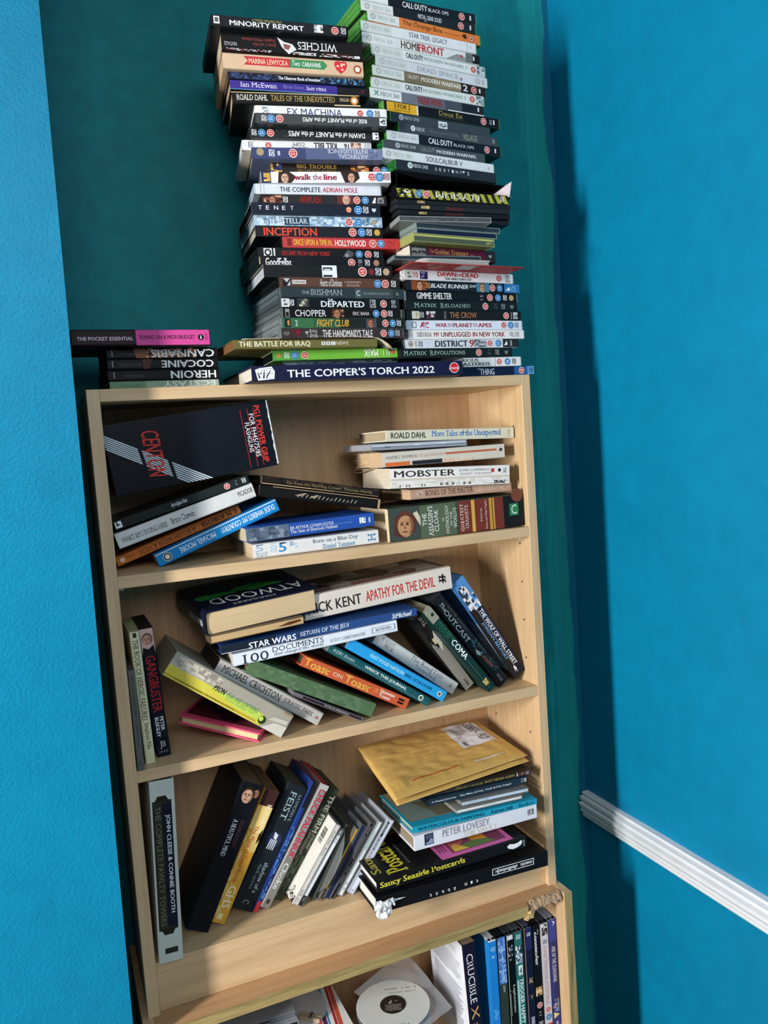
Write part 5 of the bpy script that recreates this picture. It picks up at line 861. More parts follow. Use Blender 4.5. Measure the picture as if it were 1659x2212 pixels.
 [('t', 'The', 7, 14, 28, 62, '#d3d5d6', 'si'), ('t', 'OUTCAST', 14, 49, 18, 58, '#dfe1e2', 's'), ('t', 'SADIE JONES', 13, 40, 68, 90, '#4f5456', 's'), ('p', 50, 86, 38, 98, ['#27464d', '#1c1f21', '#346670', '#2a3a3c', '#1c1f21'], 9), ('g', [(58, 40), (64, 56), (66, 36), (62, 20)], '#b9bcbc'), ('g', [(66, 52), (80, 70), (82, 56), (68, 40)], '#8d4632'), ('t', 'VINTAGE', 89, 97, 40, 62, '#a9acae', '')]),
('coma','book',(0.5104, 0.012, 1.2693),0,-53.4,0.1813,0.0164,0.11,'#12302c','#8d8672',
 'dark green paperback with white capitals and a grey-cream head band, leaning on the middle shelf','books on the middle shelf',
 [('r', 0, 14, 0, 100, '#8f8f80'), ('e', 7, 62, 0.2, '#2a2d28'), ('t', 'ROBIN', 15.5, 38, 52, 88, '#3a7a5c', 's'), ('t', 'COOK', 15.5, 36, 14, 50, '#2f6a4e', 's'), ('t', 'COMA', 38, 60, 18, 82, 'w', 'b'), ('r', 60, 98, 34, 37, '#6d8a84'), ('r', 60, 98, 66, 68, '#44645e'), ('p', 87, 93, 15, 70, ['#c9b05a', '#8d7a3a', '#e0cf86'], 3)]),
('odessa','book',(0.493, 0.04, 1.2613),0,-56.0,0.1558,0.0199,0.11,'#24221f','#8d8a80',
 'grey and black paperback with white slashes on its spine, in the leaning row','books on the middle shelf',
 [('r', 42, 100, 0, 100, '#85827a'), ('g', [(30, 0), (44, 50), (44, 0)], '#85827a'), ('t', 'THE', 2, 14, 50, 90, '#c9c6bc', 'bf'), ('t', 'ODE', 14, 27, 8, 50, '#0f0f0f', 'b'), ('t', 'FILE', 25, 36, 0, 34, '#0f0f0f', 'b'), ('r', 30, 37, 34, 56, '#c9b97f'), ('t', 'A', 38, 43, 30, 56, '#0f0f0f', 'b'), ('g', [(22.0, 92), (24.0, 94), (33, 58), (31.6, 54)], '#d9d8d2'), ('g', [(25.2, 92), (27.2, 94), (36, 58), (34.6, 54)], '#d9d8d2'), ('g', [(28.4, 92), (30.4, 94), (39, 58), (37.6, 54)], '#d9d8d2'), ('g', [(31.6, 92), (33.6, 94), (42, 58), (40.6, 54)], '#d9d8d2'), ('g', [(34.8, 92), (36.8, 94), (45, 58), (43.6, 54)], '#d9d8d2'), ('g', [(38.0, 92), (40.0, 94), (48, 58), (46.6, 54)], '#d9d8d2'), ('t', 'CORGI', 88, 97, 40, 64, '#3a3834', 'b')]),
('road','book',(0.4431, 0.035, 1.2505),0,-39.0,0.1689,0.0212,0.11,'#c3c3c0','#8d8a84',
 'pale grey paperback with thin serif title, leaning under the pale blue-white book','books on the middle shelf',
 [('t', 'M. SCOTT', 6, 22, 54, 84, '#5a5a5a', 's'), ('t', 'PECK', 12, 23, 16, 46, '#5a5a5a', 's'), ('t', 'The Road Less', 42, 82, 54, 88, '#6d7a84', 's'), ('t', 'Travelled', 50, 76, 12, 46, '#6d8a9c', 's'), ('t', 'A', 91, 96, 30, 70, '#8d8d8d', 's')]),
('fast','book',(0.4046, 0.017, 1.2515),0,-35.9,0.1906,0.0179,0.11,'#2a9bd8','#9aa5aa',
 'bright sky blue paperback leaning next to the dark teal one','books on the middle shelf',
 [('t', 'FAST FOOD NATION', 22, 56, 36, 68, '#bfe0f2', 'b'), ('t', 'ERIC SCHLOSSER', 57, 86, 36, 66, '#14395c', 'b'), ('e', 94, 48, 0.26, '#e0d9c2'), ('e', 94, 48, 0.16, '#5a5a50')]),
('wreck','book',(0.3751, 0.013, 1.2516),0,-35.8,0.1931,0.0136,0.11,'#1f5459','#7d8284',
 'dark teal paperback with hand-drawn white capitals, leaning beside the orange one','books on the middle shelf',
 [('r', 0, 100, 22, 25, '#6f9a9a'), ('r', 0, 100, 84, 87, '#123a3e'), ('t', 'KERI Smith', 4, 24, 36, 74, '#b9cfcf', 'i'), ('t', 'WRECK THIS JOURNAL', 34, 76, 30, 78, '#e3ebea', 'b'), ('e', 91, 50, 0.38, '#e3e3d3'), ('e', 91, 50, 0.24, '#3f5f60')]),
('toast','hard',(0.3381, 0.02, 1.2439),0,-30.8,0.19,0.0167,0.12,'#c55a37','#5a4a3c',
 'orange-red hardback with yellow ornate title, leaning in the middle of the shelf','books on the middle shelf',
 [('t', 'Toast', 2, 25, 14, 88, '#e0b04a', 'sb'), ('t', 'ON', 28, 37, 30, 66, '#e8d9b0', 's'), ('t', 'Toast', 39, 63, 14, 88, '#e0b04a', 'sb'), ('g', [(66, 58), (70, 72), (70, 62)], '#e0b04a'), ('g', [(66, 36), (70, 48), (70, 40)], '#e0b04a'), ('t', 'Steven', 72, 86, 54, 86, '#f0e6dc', 'b'), ('t', 'Toast', 72, 83, 16, 46, '#f0e6dc', 'b'), ('r', 90, 95.5, 24, 42, '#1d1512'), ('r', 90, 95.5, 54, 72, '#1d1512')]),
('green','hard',(0.2663, 0.012, 1.2479),0,-28.7,0.2111,0.0211,0.115,'#55704f','#5d5642',
 'faded plain green cloth hardback, leaning under the orange-red one','books on the middle shelf',
 [('t', 'Life in Deep', 42, 62, 40, 66, '#43593f', 's'), ('t', 'Waters', 64, 82, 40, 66, '#43593f', 's'), ('p', 4, 96, 2, 98, ['#55704f', '#4d6848', '#5d7757', '#526c4c'], 15)]),
('monst','cd',(0.2895, 0.008, 1.225),0,-30.2,0.1189,0.0062,0.11,'#2f2028','#8d8d90',
 'slim dark plum disc box under the green cloth book','books on the middle shelf',
 [('r', 1, 99, 12, 88, '#33222b'), ('t', 'MONSTERS OF ROCK', 44, 80, 26, 76, '#c9bcc0', 'fb'), ('r', 0, 14, 10, 90, '#6d6a6c')]),
('jur','book',(0.2048, 0.026, 1.2505),0,-36.7,0.1802,0.0204,0.115,'#b5b2ae','#3d3a36',
 'silver-grey paperback with tall black serif capitals, leaning left of the green cloth book','books on the middle shelf',
 [('t', 'MICHAEL CRICHTON', 5, 60, 24, 78, '#2a2827', 's'), ('t', 'JURASSIC PARK', 63, 92, 26, 74, '#4a4542', 's'), ('g', [(94, 40), (96, 66), (98, 40)], '#a9606a')]),
('yellow','book',(0.1393, 0.012, 1.2554),0,-37.9,0.1966,0.0368,0.125,'#a39d8e','#8d8170',
 'battered thick yellow-spined paperback with peeling grey tape, leaning on the middle shelf','books on the middle shelf',
 [('r', 0, 80, 0, 48, '#cfc24a'), ('g', [(0, 48), (0, 70), (6, 60), (20, 56), (34, 48)], '#b5ae9f'), ('r', 0, 76, 6, 13, '#b09a30'), ('g', [(30, 48), (76, 48), (80, 30), (80, 20), (60, 20)], '#b9cf5a'), ('p', 4, 40, 55, 92, ['#b5ae9f', '#8d8679', '#c9c2b3', '#a39d8e'], 5), ('t', 'GREEN PERENNIAL MODERN CLASSICS', 8, 58, 6, 12, '#5d5220', 'b'), ('t', 'PSON', 36, 46, 40, 62, '#1d1b16', 'bi'), ('t', 'FEAR AND LOATHING', 47, 74, 38, 58, '#5d9a4a', 'i'), ('t', 'on the Campaign Trail', 48, 72, 26, 36, '#6fa85a', 'i'), ('e', 80, 26, 0.17, '#2a3a1d'), ('e', 79, 29, 0.1, '#b9cf5a'), ('g', [(82, 0), (100, 0), (100, 46), (90, 40), (86, 20)], '#cfc9bd'), ('g', [(84, 40), (99, 52), (99, 70), (88, 60)], '#c5beb0'), ('r', 92, 100, 90, 98, '#9a8465')]),
('pink','lay',(0.1374, 0.0512, 1.2081),-0.6,-13.0,0.1243,0.0136,0.095,'#cf4a70','#c9b28a',
 'pink-edged hardback lying flat with its pages outward, in the left corner of the middle shelf','books on the middle shelf',
 []),
('fawlty','hard',(0.0253, 0.0, 1.0498),0,-92.1,0.255,0.0324,0.13,'#c3c9bf','#6d6a60',
 'tall pale grey-green hardback with dark panel, standing against the left side panel','books and discs on the bottom shelf of the bookcase',
 [('r', 11, 82, 8, 86, '#23261f'), ('r', 11.6, 81.4, 11, 83, '#2d3128'), ('r', 12.5, 80.5, 46, 86, '#141b2c'), ('g', [(8.5, 30), (8.5, 64), (11.5, 76), (11.5, 18)], '#23261f'), ('g', [(84.5, 30), (84.5, 64), (81.5, 76), (81.5, 18)], '#23261f'), ('t', 'JOHN CLEESE & CONNIE BOOTH', 19, 73, 56, 78, '#dfe3e6', 'b'), ('t', 'THE COMPLETE FAWLTY TOWERS', 14, 79.5, 18, 40, '#77755a', ''), ('r', 92, 95, 28, 80, '#2a2c28')]),
('beau','book',(0.1138, 0.042, 1.0347),0,-116.8,0.2195,0.0345,0.125,'#11131a','#6d5d48',
 'very thick black paperback with a face at its head, leaning on the bottom shelf','books and discs on the bottom shelf of the bookcase',
 [('F', 6, 80, 0.2, '#8d6550', '#1c1410', 'u'), ('F', 8.5, 44, 0.34, '#c0967e', '#2a1c16', 'u'), ('t', 'A BEAUTIFUL MIND', 25, 50, 22, 44, '#dfe0e4', 's'), ('t', 'SYLVIA NASAR', 25, 43, 56, 74, '#5a3a44', 's')]),
('will','book',(0.148, 0.05, 1.0214),0,-118.9,0.2018,0.0245,0.12,'#d9a03c','#6d5a40',
 'orange and yellow paperback leaning against the thick black one','books and discs on the bottom shelf of the bookcase',
 [('r', 0, 12, 0, 100, '#3a2420'), ('r', 12, 46, 0, 100, '#e0c070'), ('p', 30, 98, 0, 40, ['#d9a03c', '#e0c070', '#cf8f34'], 9), ('t', 'WILLIAM BURROUGHS', 10, 32, 55, 92, '#f0e3c0', 'b'), ('t', 'The Place of Dead Roads', 27, 70, 34, 62, '#c05a2a', 'b'), ('t', 'GHS', 72, 89, 30, 84, '#f3e2b4', 'b'), ('g', [(28, 96), (36, 100), (40, 84), (33, 80)], '#2a1c18'), ('r', 93, 97, 34, 66, '#f0dca0')]),
('feist','book',(0.1853, 0.06, 1.0226),0,-121.0,0.1956,0.0341,0.1,'#1c2429','#55503f',
 'dark slate thick paperback with a white skeletal hand, leaning on the bottom shelf','books and discs on the bottom shelf of the bookcase',
 [('t', 'FEIST', 5, 28, 30, 62, '#9ab0b5', 's'), ('t', 'RAYMOND E.', 6, 28, 72, 88, '#7f9499', 's'), ('e', 44, 50, 0.36, '#2c3350'), ('g', [(38, 40), (40, 62), (44, 60), (43, 44)], '#cfd6dc'), ('g', [(44, 34), (52, 30), (52, 35), (44, 40)], '#c5ccd2'), ('g', [(44, 43), (52, 40), (52, 45), (44, 49)], '#c5ccd2'), ('g', [(44, 52), (52, 50), (52, 55), (44, 58)], '#c5ccd2'), ('g', [(44, 61), (52, 60), (52, 65), (44, 67)], '#c5ccd2'), ('t', 'shadow of a', 62, 86, 56, 78, '#aebabf', 's'), ('t', 'dark queen', 64, 84, 28, 50, '#74858c', 's'), ('t', 'C', 92, 95, 35, 65, '#8d9aa0', 's')]),
('bluebk','book',(0.2186, 0.056, 1.0126),0,-121.7,0.2051,0.0073,0.108,'#22397c','#a92a2c',
 'narrow blue-spined book with red foot and red cover, leaning on the bottom shelf','books and discs on the bottom shelf of the bookcase',
 [('r', 0, 20, 0, 100, '#191b2a'), ('p', 35, 90, 5, 95, ['#22397c', '#3a62a9', '#1a2a5c', '#5a8ac5'], 6), ('r', 92, 100, 0, 100, '#c2353a')]),
('choke','book',(0.231, 0.055, 1.0121),0,-123.6,0.1984,0.0149,0.11,'#8d8b88','#c23a3c',
 'grey paperback with big crimson lettering, leaning on the bottom shelf','books and discs on the bottom shelf of the bookcase',
 [('r', 0, 4, 0, 100, '#b5b5b3'), ('t', 'CHUCK PALAHNIUK', 4, 60, 12, 92, '#b92c46', 'b'), ('r', 60, 100, 0, 100, '#7d7a76'), ('t', 'Choke', 64, 85, 22, 88, '#c9c8c4', 'b'), ('t', '1', 93, 96.5, 30, 70, '#3a3836', ''), ('r', 0, 100, 0, 5, '#dcdcdc')]),
('firm','book',(0.2527, 0.068, 1.0049),0,-125.0,0.1825,0.0156,0.095,'#3f4638','#55503f',
 'mottled dark green paperback with tall pale capitals, leaning on the bottom shelf','books and discs on the bottom shelf of the bookcase',
 [('p', 0, 100, 0, 100, ['#3f4638', '#2d332a', '#525a48', '#394033'], 14), ('t', 'THE FIRM', 6, 40, 34, 92, '#d3d3bf', 'b'), ('t', 'JOHN', 41, 54, 52, 88, '#b9b9a6', ''), ('t', 'GRISHAM', 41, 60, 14, 46, '#9a9a88', '')]),
('fatcd','cd',(0.259, 0.034, 0.9839),0,-126.4,0.1302,0.0085,0.12,'#d3d0c9','#cfccc6',
 'white disc box with a barcode on its cover, leaning before the dark green book','books and discs on the bottom shelf of the bookcase',
 [('t', 'Radio Edit · Remix', 8, 40, 30, 80, '#55524c', 'i'), ('t', '06 C', 82, 97, 30, 75, '#55524c', '')]),
('nas','cd',(0.266, 0.036, 0.9772),0,-127.1,0.1272,0.0088,0.12,'#dfe3ea','#55585d',
 'slim disc box with white spine and black ends, beside the white box with a barcode','books and discs on the bottom shelf of the bookcase',
 [('r', 0, 2, 0, 100, '#55585d'), ('r', 2, 9, 10, 90, '#1d1f24'), ('t', 'NAS', 3, 8, 25, 75, 'w', 'b'), ('t', 'ILLMATIC', 10, 20, 25, 75, '#8d99a6', ''), ('r', 87, 99, 8, 92, '#232529'), ('l', 89, 97, 30, 70, '#9a9ca0')]),
('grncd','disc',(0.283, 0.038, 0.9774),0,-121.0,0.1207,0.0086,0.12,'#2c3a30','#55605a',
 'open clear tray holding a shiny bare disc with a green rainbow sheen','books and discs on the bottom shelf of the bookcase',
 []),
('yelcd','cd',(0.2953, 0.036, 0.9726),0,-125.5,0.1186,0.0055,0.12,'#d9a437','#5d6a72',
 'slim disc box with yellow spine behind the shiny bare disc','books and discs on the bottom shelf of the bookcase',
 [('r', 2, 98, 10, 90, '#d9a437'), ('r', 84, 98, 10, 90, '#232529')]),
('navy','cd',(0.3042, 0.034, 0.9758),0,-125.2,0.1207,0.0092,0.12,'#1f2740','#6a7078',
 'slim disc box with plain navy spine, beside the yellow one','books and discs on the bottom shelf of the bookcase',
 [('r', 2, 98, 8, 92, '#222a44')]),
('blk','cd',(0.3153, 0.031, 0.9755),0,-126.8,0.1262,0.0064,0.12,'#17181c','#6a6d72',
 'slim disc box with black spine and white hairline, beside the plain navy one','books and discs on the bottom shelf of the bookcase',
 [('r', 2, 98, 8, 92, '#17181c'), ('r', 5, 15, 44, 56, '#c9cbd0'), ('r', 18, 48, 40, 52, '#b9bbc0'), ('l', 55, 80, 30, 62, '#9a9ca0')]),
('wht','cd',(0.3281, 0.03, 0.9762),0,-127.4,0.1247,0.0077,0.12,'#d3dde0','#9aa0a5',
 'slim disc box with white spine and faint green lettering','books and discs on the bottom shelf of the bookcase',
 [('r', 2, 98, 8, 92, '#d9e1e3'), ('l', 14, 40, 25, 75, '#7fa58d'), ('l', 82, 96, 25, 75, '#8d9599')]),
('smi','cd',(0.3437, 0.027, 0.977),0,-127.9,0.125,0.0105,0.12,'#c9d5ee','#b9bfc8',
 'rightmost disc box of the leaning row, pale blue spine with a black upper edge','books and discs on the bottom shelf of the bookcase',
 [('r', 2, 98, 6, 94, '#ccd6ea'), ('r', 4, 42, 0, 46, '#15181f'), ('t', 'PRETENDERS', 24, 41, 8, 40, '#dfe3ea', 'b'), ('t', '2292-42229-2', 6, 20, 12, 38, '#c9cdd4', ''), ('t', 'THE SINGLES', 43, 60, 12, 44, '#c0505c', 'b'), ('r', 94, 97, 20, 80, '#a9b3c9')]),
('rust','dvd',(0.5289, -0.006, 1.0571),0,-2.0,0.1907,0.0076,0.13,'#2a2320','#3a3533',
 'dark film case with thin yellow-green capitals, just under the padded envelope','books and discs on the bottom shelf of the bookcase',
 [('p', 5, 30, 5, 95, ['#2a2320', '#3d332d'], 4), ('t', 'CRAZY HORSE', 26, 52, 14, 60, '#8d8a4a', ''), ('t', 'RUST NEVER SLEEPS', 54, 83, 22, 76, '#a9a04f', ''), ('r', 84, 100, 0, 100, '#4a3230'), ('r', 85, 86, 10, 90, '#c9c5c0'), ('t', 'V', 89, 92, 20, 80, '#8d9a6a', ''), ('t', 'DVD', 94, 97, 10, 90, '#c9c5c0', 'r')]),
('musical','dvd',(0.5236, -0.008, 1.0442),0,-1.3,0.1827,0.0111,0.13,'#22323e','#1b1f23',
 'dark slate film case with small white serif line, above the two clear disc boxes','books and discs on the bottom shelf of the bookcase',
 [('t', 'A Musical Journey', 4, 28, 26, 58, '#c9d3d9', 'sb'), ('t', 'The Films of Pete, Toshi & Dan Seeger', 31, 83, 24, 62, '#c9d3d9', 'sb'), ('t', '71', 93, 94.5, 20, 80, '#dfe3e6', 'r'), ('V', 97, 'w', '')]),
('santa','cd',(0.5515, -0.011, 1.0309),0,-2.7,0.1231,0.0069,0.12,'#bcd2e2','#8d8d88',
 'upper clear disc box with pale blue spine, under the dark slate film case','books and discs on the bottom shelf of the bookcase',
 [('r', 1, 99, 8, 92, '#c2d6e4'), ('t', 'A SANTA CAUSE', 4, 40, 12, 82, '#3f6f9a', ''), ('t', 'its a punk rock christmas', 43, 80, 30, 70, '#7fa3c2', ''), ('l', 91, 97, 30, 70, '#8d9aa6')]),
('cdw2','cd',(0.539, -0.013, 1.0228),0,-2.2,0.12,0.0059,0.12,'#d9dedf','#a3a19a',
 'lower clear disc box with white spine, lying on the turquoise book','books and discs on the bottom shelf of the bookcase',
 [('r', 1, 99, 8, 92, '#dfe4e5'), ('l', 40, 62, 24, 76, '#a9b0b4')]),
('water','hard',(0.5136, -0.015, 1.01),0,-2.3,0.2241,0.0096,0.13,'#2397b5','#b9ad95',
 'turquoise hardback with dark spaced capitals and a painted cover, lying on the white book','books and discs on the bottom shelf of the bookcase',
 [('t', 'WATERCOLOUR PAINTING', 4, 56, 24, 76, '#0f2c3a', 'b'), ('t', 'Adrian Hill', 61, 79, 20, 80, '#0f2c3a', 'b'), ('t', 'Blandford', 84, 96.5, 22, 80, '#14505f', 's')]),
('peter','hard',(0.5135, -0.015, 0.9846),0,-0.7,0.2214,0.0231,0.125,'#d9dce3','#8d806c',
 'white hardback with grey condensed capitals and a small photo, under the turquoise one','books and discs on the bottom shelf of the bookcase',
 [('r', 8, 15, 20, 96, '#23242c'), ('p', 9, 14.5, 25, 90, ['#23242c', '#8d97b5', '#4a4f66', '#c5cbd8'], 4), ('t', 'PETER LOVESEY', 22, 60, 44, 94, '#8d8a90', 'b'), ('t', 'THE VAULT', 38, 66, 4, 40, '#c9c7b4', 'b'), ('r', 92, 97, 34, 74, '#55585f'), ('t', 'LB', 92.8, 96, 38, 70, '#d9dce3', 'b')]),
('saucy','cover',(0.4573, -0.04, 0.9549),0,0.2,0.2577,0.0163,0.12,'#131314','#e0ddd6',
 'black hardback with yellow serif title and a white fish emblem on its spine','books and discs on the bottom shelf of the bookcase',
 [('t', 'Saucy Seaside Postcards', 2, 57, 18, 88, '#d9cf3f', 'sb'), ('g', [(86, 60), (88, 78), (91, 66), (94, 70), (96, 86), (97, 70), (96, 40), (93, 24), (90, 20), (87, 36)], 'w'), ('t', 'DOLPHIN', 97.5, 98.6, 20, 80, '#c9c9c9', 'r')]),
('oasis','hard',(0.4729, -0.043, 0.9203),0,-1.8,0.2982,0.0243,0.15,'#121214','#d9d6d0',
 'wide black hardback with white boxed lettering and a torn white corner, lowest in its pile','books and discs on the bottom shelf of the bookcase',
 [('r', 65.5, 91, 36, 80, 'w'), ('r', 65.9, 90.6, 40, 76, '#121214'), ('t', 'oasis. definitely.', 67, 90, 42, 74, 'w', 'fbi'), ('t', 't', 29.0, 30.2, 14, 34, 'w', 'f'), ('t', 'o', 32.4, 33.6, 14, 34, 'w', 'f'), ('t', 'b', 35.8, 37.0, 14, 34, 'w', 'f'), ('t', 'b', 39.2, 40.4, 14, 34, 'w', 'f'), ('t', 'a', 42.6, 43.8, 14, 34, 'w', 'f'), ('t', 'm', 49.0, 50.4, 24, 42, 'w', 'f'), ('t', 'i', 52.3, 53.699999999999996, 24, 42, 'w', 'f'), ('t', 't', 55.6, 57.0, 24, 42, 'w', 'f')]),
('guard','dvd',(0.6412, -0.004, 0.7),0,-90.0,0.19,0.015,0.135,'#34397c','#7d8296',
 'upright film case with purple-blue spine, rightmost in the cabinet row','upright films in the open cabinet',
 [('r', 0, 20, 0, 100, '#3a4490'), ('r', 20, 80, 40, 100, '#2f2f60'), ('g', [(1.5, 45), (4, 70), (6, 50), (5, 75), (2.5, 85)], '#dfe3ee'), ('t', 'RISE OF THE GUARDIANS', 25, 58, 25, 76, '#dfe0ea', 's'), ('e', 79, 50, 0.45, '#8d8a8a'), ('p', 74, 86, 10, 90, ['#8d8a8a', '#c9a58a', '#3a3f7a', '#5a7fb0'], 5), ('g', [(86, 10), (92, 10), (89, 90)], '#d9cf9a'), ('l', 93, 99, 20, 80, '#a9a9c0')]),
('planes','dvd',(0.6252, -0.004, 0.7),0,-90.0,0.19,0.0147,0.13,'#c9c6cc','#35383b',
 'upright pale film case with faded rose lettering in the cabinet','upright films in the open cabinet',
 [('p', 2, 12, 15, 95, ['#8d7a6d', '#dfe0e2', '#2a2c33', '#a9b0b9'], 5), ('V', 18, '#55585f', ''), ('t', 'PLANES TRAINS AND AUTOMOBILES', 22, 76, 25, 72, '#b58a88', ''), ('d', 81, '15', 'r', ''), ('d', 88, '15', 'b', ''), ('r', 94, 100, 0, 100, '#b93a3c')]),
('contend','dvd',(0.6089, -0.004, 0.7),0,-90.0,0.19,0.0148,0.13,'#101114','#17181a',
 'upright black film case with white typewriter lettering in the cabinet','upright films in the open cabinet',
 [('t', 'the', 4, 9, 66, 88, '#a9abb0', 's'), ('t', 'contender', 6, 37, 22, 66, '#e3e5e8', 'sb'), ('p', 57, 65, 5, 95, ['#c9a06a', '#101114', '#a97a4a', '#e0c090'], 3), ('d', 74, '15', 'r', ''), ('l', 80, 84, 20, 80, '#8d8f94'), ('V', 91, '#c9cbd0', '')]),
('navylow','dvd',(0.5956, -0.004, 0.7),0,-90.0,0.19,0.0123,0.13,'#161a33','#4a5060',
 'upright navy film case with small gold marks, in the cabinet','upright films in the open cabinet',
 [('r', 0, 20, 0, 100, '#23295c'), ('V', 6, '#dfe3ee', ''), ('p', 46, 51, 20, 80, ['#161a33', '#a9946d'], 4), ('g', [(61, 20), (63, 50), (61, 80), (66, 50)], '#8d7a4a'), ('r', 82, 89, 20, 80, '#8d99ad'), ('d', 94, '12', 'r', '')]),
('thinlow','slip',(0.5898, -0.004, 0.7),0,-90.0,0.19,0.0054,0.13,'#17131a','#2a2430',
 'upright narrow black sleeve with a pale edge line, in the cabinet','upright films in the open cabinet',
 [('r', 0, 100, 70, 84, '#c9b0b0'), ('r', 8, 97, 20, 40, '#231c28')]),
('trigger','dvd',(0.5744, -0.004, 0.7),0,-90.0,0.19,0.0147,0.13,'#2b6d68','#4a4f52',
 'upright teal film case with tall pale lettering, in the cabinet','upright films in the open cabinet',
 [('V', 5, '#dfe9e8', ''), ('p', 13, 29, 5, 95, ['#e3e9ea', '#23434f', '#8d99ad', '#15333a'], 5), ('r', 31, 40, 30, 90, '#dfe6e4'), ('t', '4', 33, 39, 40, 80, '#2b6d68', 'rb'), ('r', 44, 95, 4, 30, '#9fd8d0'), ('t', 'TRIGGER HAPPY TV 3', 43, 97, 38, 92, '#dfeceb', 'b')]),
('lighth','dvd',(0.5593, -0.004, 0.7),0,-90.0,0.19,0.0141,0.13,'#0c0d0f','#3a3d40',
 'upright black film case with an oval portrait at its head, in the cabinet','upright films in the open cabinet',
 [('r', 0, 100, 0, 7, '#b9c9b5'), ('r', 1, 5, 10, 90, '#d9dad6'), ('p', 10, 20, 10, 80, ['#0c0d0f', '#8d95a5', '#3a3f4a'], 4), ('t', 'the', 22, 24, 30, 60, '#c9cbce', ''), ('t', 'Lightman', 46, 72, 52, 86, '#dfe0e2', 's'), ('l', 50, 74, 12, 22, '#a9abae'), ('p', 84, 98, 10, 90, ['#1d2a22', '#2f4035', '#0c0d0f'], 3)]),
('bluegreen','dvd',(0.5421, -0.004, 0.7),0,-90.0,0.19,0.0152,0.13,'#2d3a34','#1d2023',
 'upright film case with sky blue upper half and dark green lower half','upright films in the open cabinet',
 [('r', 0, 42, 0, 100, '#4a78c0'), ('p', 2, 42, 5, 95, ['#4a78c0', '#6f98d5', '#3a66ad', '#8fb0dd'], 6), ('l', 8, 40, 40, 66, '#b5cbea'), ('t', '2007', 43, 50, 40, 66, '#c9cfd0', '')]),
('cyanlow','dvd',(0.5261, -0.004, 0.7),0,-90.0,0.19,0.0142,0.12,'#1f7fcf','#c3cbd0',
 'upright bright blue film case with pale shell, in the cabinet','upright films in the open cabinet',
 [('V', 8, '#9fd0f5', ''), ('l', 14, 16, 20, 80, '#9fd0f5'), ('p', 62, 72, 15, 85, ['#1f7fcf', '#4fa0e0', '#3a90d8'], 5), ('l', 76, 82, 50, 80, '#9fd0f5'), ('l', 84, 92, 50, 80, '#9fd0f5')]),
('crucible','book',(0.4825, -0.002, 0.7035),0,-87.8,0.197,0.0245,0.13,'#15152a','#8d7a66',
 'upright dark navy book with white text-covered outer page, beside the bright blue film case','upright films in the open cabinet',
 [('t', 'CRUCIBLE', 9, 52, 22, 74, '#e0e0e6', 's'), ('g', [(55, 20), (57, 24), (66, 82), (64, 84)], '#b9925a'), ('g', [(57, 80), (55, 76), (64, 20), (66, 24)], '#b9925a'), ('t', 'S C M', 69, 90, 26, 64, '#8d8478', 's')]),
]

for it in ITEMS: build(it)
# ---------------------------------------------------------------- big hardback lying with its pages outwards
def lying_book(name,label,loc,yaw,tilt,pitch,W_,T,D,col,cc,group,paper=False):
    # front shows the page block; the spine is on the left
    root=empty(name,loc); root.rotation_euler=(R(pitch),-R(tilt),yaw); tag(root,label,'book',group)
    hw=W_/2; bm=bmesh.new(); mats=[M(col,.33)]; t=.0024 if not paper else .0007
    if paper:
        box(bm,-hw,hw,0,D,0,t); box(bm,-hw,hw,0,D,T-t,T); box(bm,-hw-.0006,-hw+.0004,0,D,0,T)
    else:
        o=[];i=[];n=9
        for k in range(n):
            a=math.pi*k/(n-1); o.append((-hw+.004-.006*math.sin(a),T/2-T/2*math.cos(a))); i.append((-hw+.006-.006*math.sin(a),T/2-(T/2-t)*math.cos(a)))
        ring=[(hw,0)]+o+[(hw,T),(hw,T-t)]+i[::-1]+[(hw,t)]
        a=[bm.verts.new((x,-.0005,z)) for x,z in ring]; b=[bm.verts.new((x,D,z)) for x,z in ring]; m=len(ring)
        for k in range(m): bm.faces.new((a[k],a[(k+1)%m],b[(k+1)%m],b[k]))
        bm.faces.new(a); bm.faces.new(b[::-1]); bmesh.ops.recalc_face_normals(bm,faces=bm.faces)
        P=Panel(bm,mats,(hw,D,T),(-W_,0,0),(0,-D,0),(0,0,1))
        # seen from the front the title is upside down
        P.poly([(96,54),(92,62),(80,60),(66,56),(58,54),(60,48),(70,46),(84,44),(94,46)],'#2c8f3a')
        P.poly([(58,50),(62,44),(54,36),(40,34),(24,40),(14,52),(30,54),(46,58)],'#2c8f3a')
        P.text('ATWOOD',4,88,62,84,'#c9cbd0',''); P.text('MARGARET',36,74,90,96,'#b9bbc0','')
        Q=Panel(bm,mats,(-hw-.0022,D,T*.2),(0,-D,0),(0,0,T*.6),(-1,0,0)); Q.text('MARGARET ATWOOD',52,96,30,74,'#c5c7cc','fb'); Q.text('THE ROBBER',6,46,30,74,'#2f7a6a','f')
    finish('cover',bm,mats,root)
    bm=bmesh.new(); box(bm,-hw+(.003 if not paper else 0),hw-(.004 if not paper else .0005),.0018 if not paper else .0004,D-.004,t,T-t); bev(bm,.0004,1); finish('pages',bm,pages_mat(cc),root)
    return root
lying_book('hardback_book','big navy and green hardback with cream page block facing out, on the middle shelf',(.2095,.0175,1.3625),.10,3.2,4.6,.170,.0365,.145,'#12162a','#d9bd92','books on the middle shelf')
rt=lying_book('paperback_book','thin tan paperback with stained page edges facing out, under the big navy hardback',(.197,.006,1.3525),.06,2.6,2,.137,.0108,.115,'#5a4a3a','#c9a878','books on the middle shelf',True)
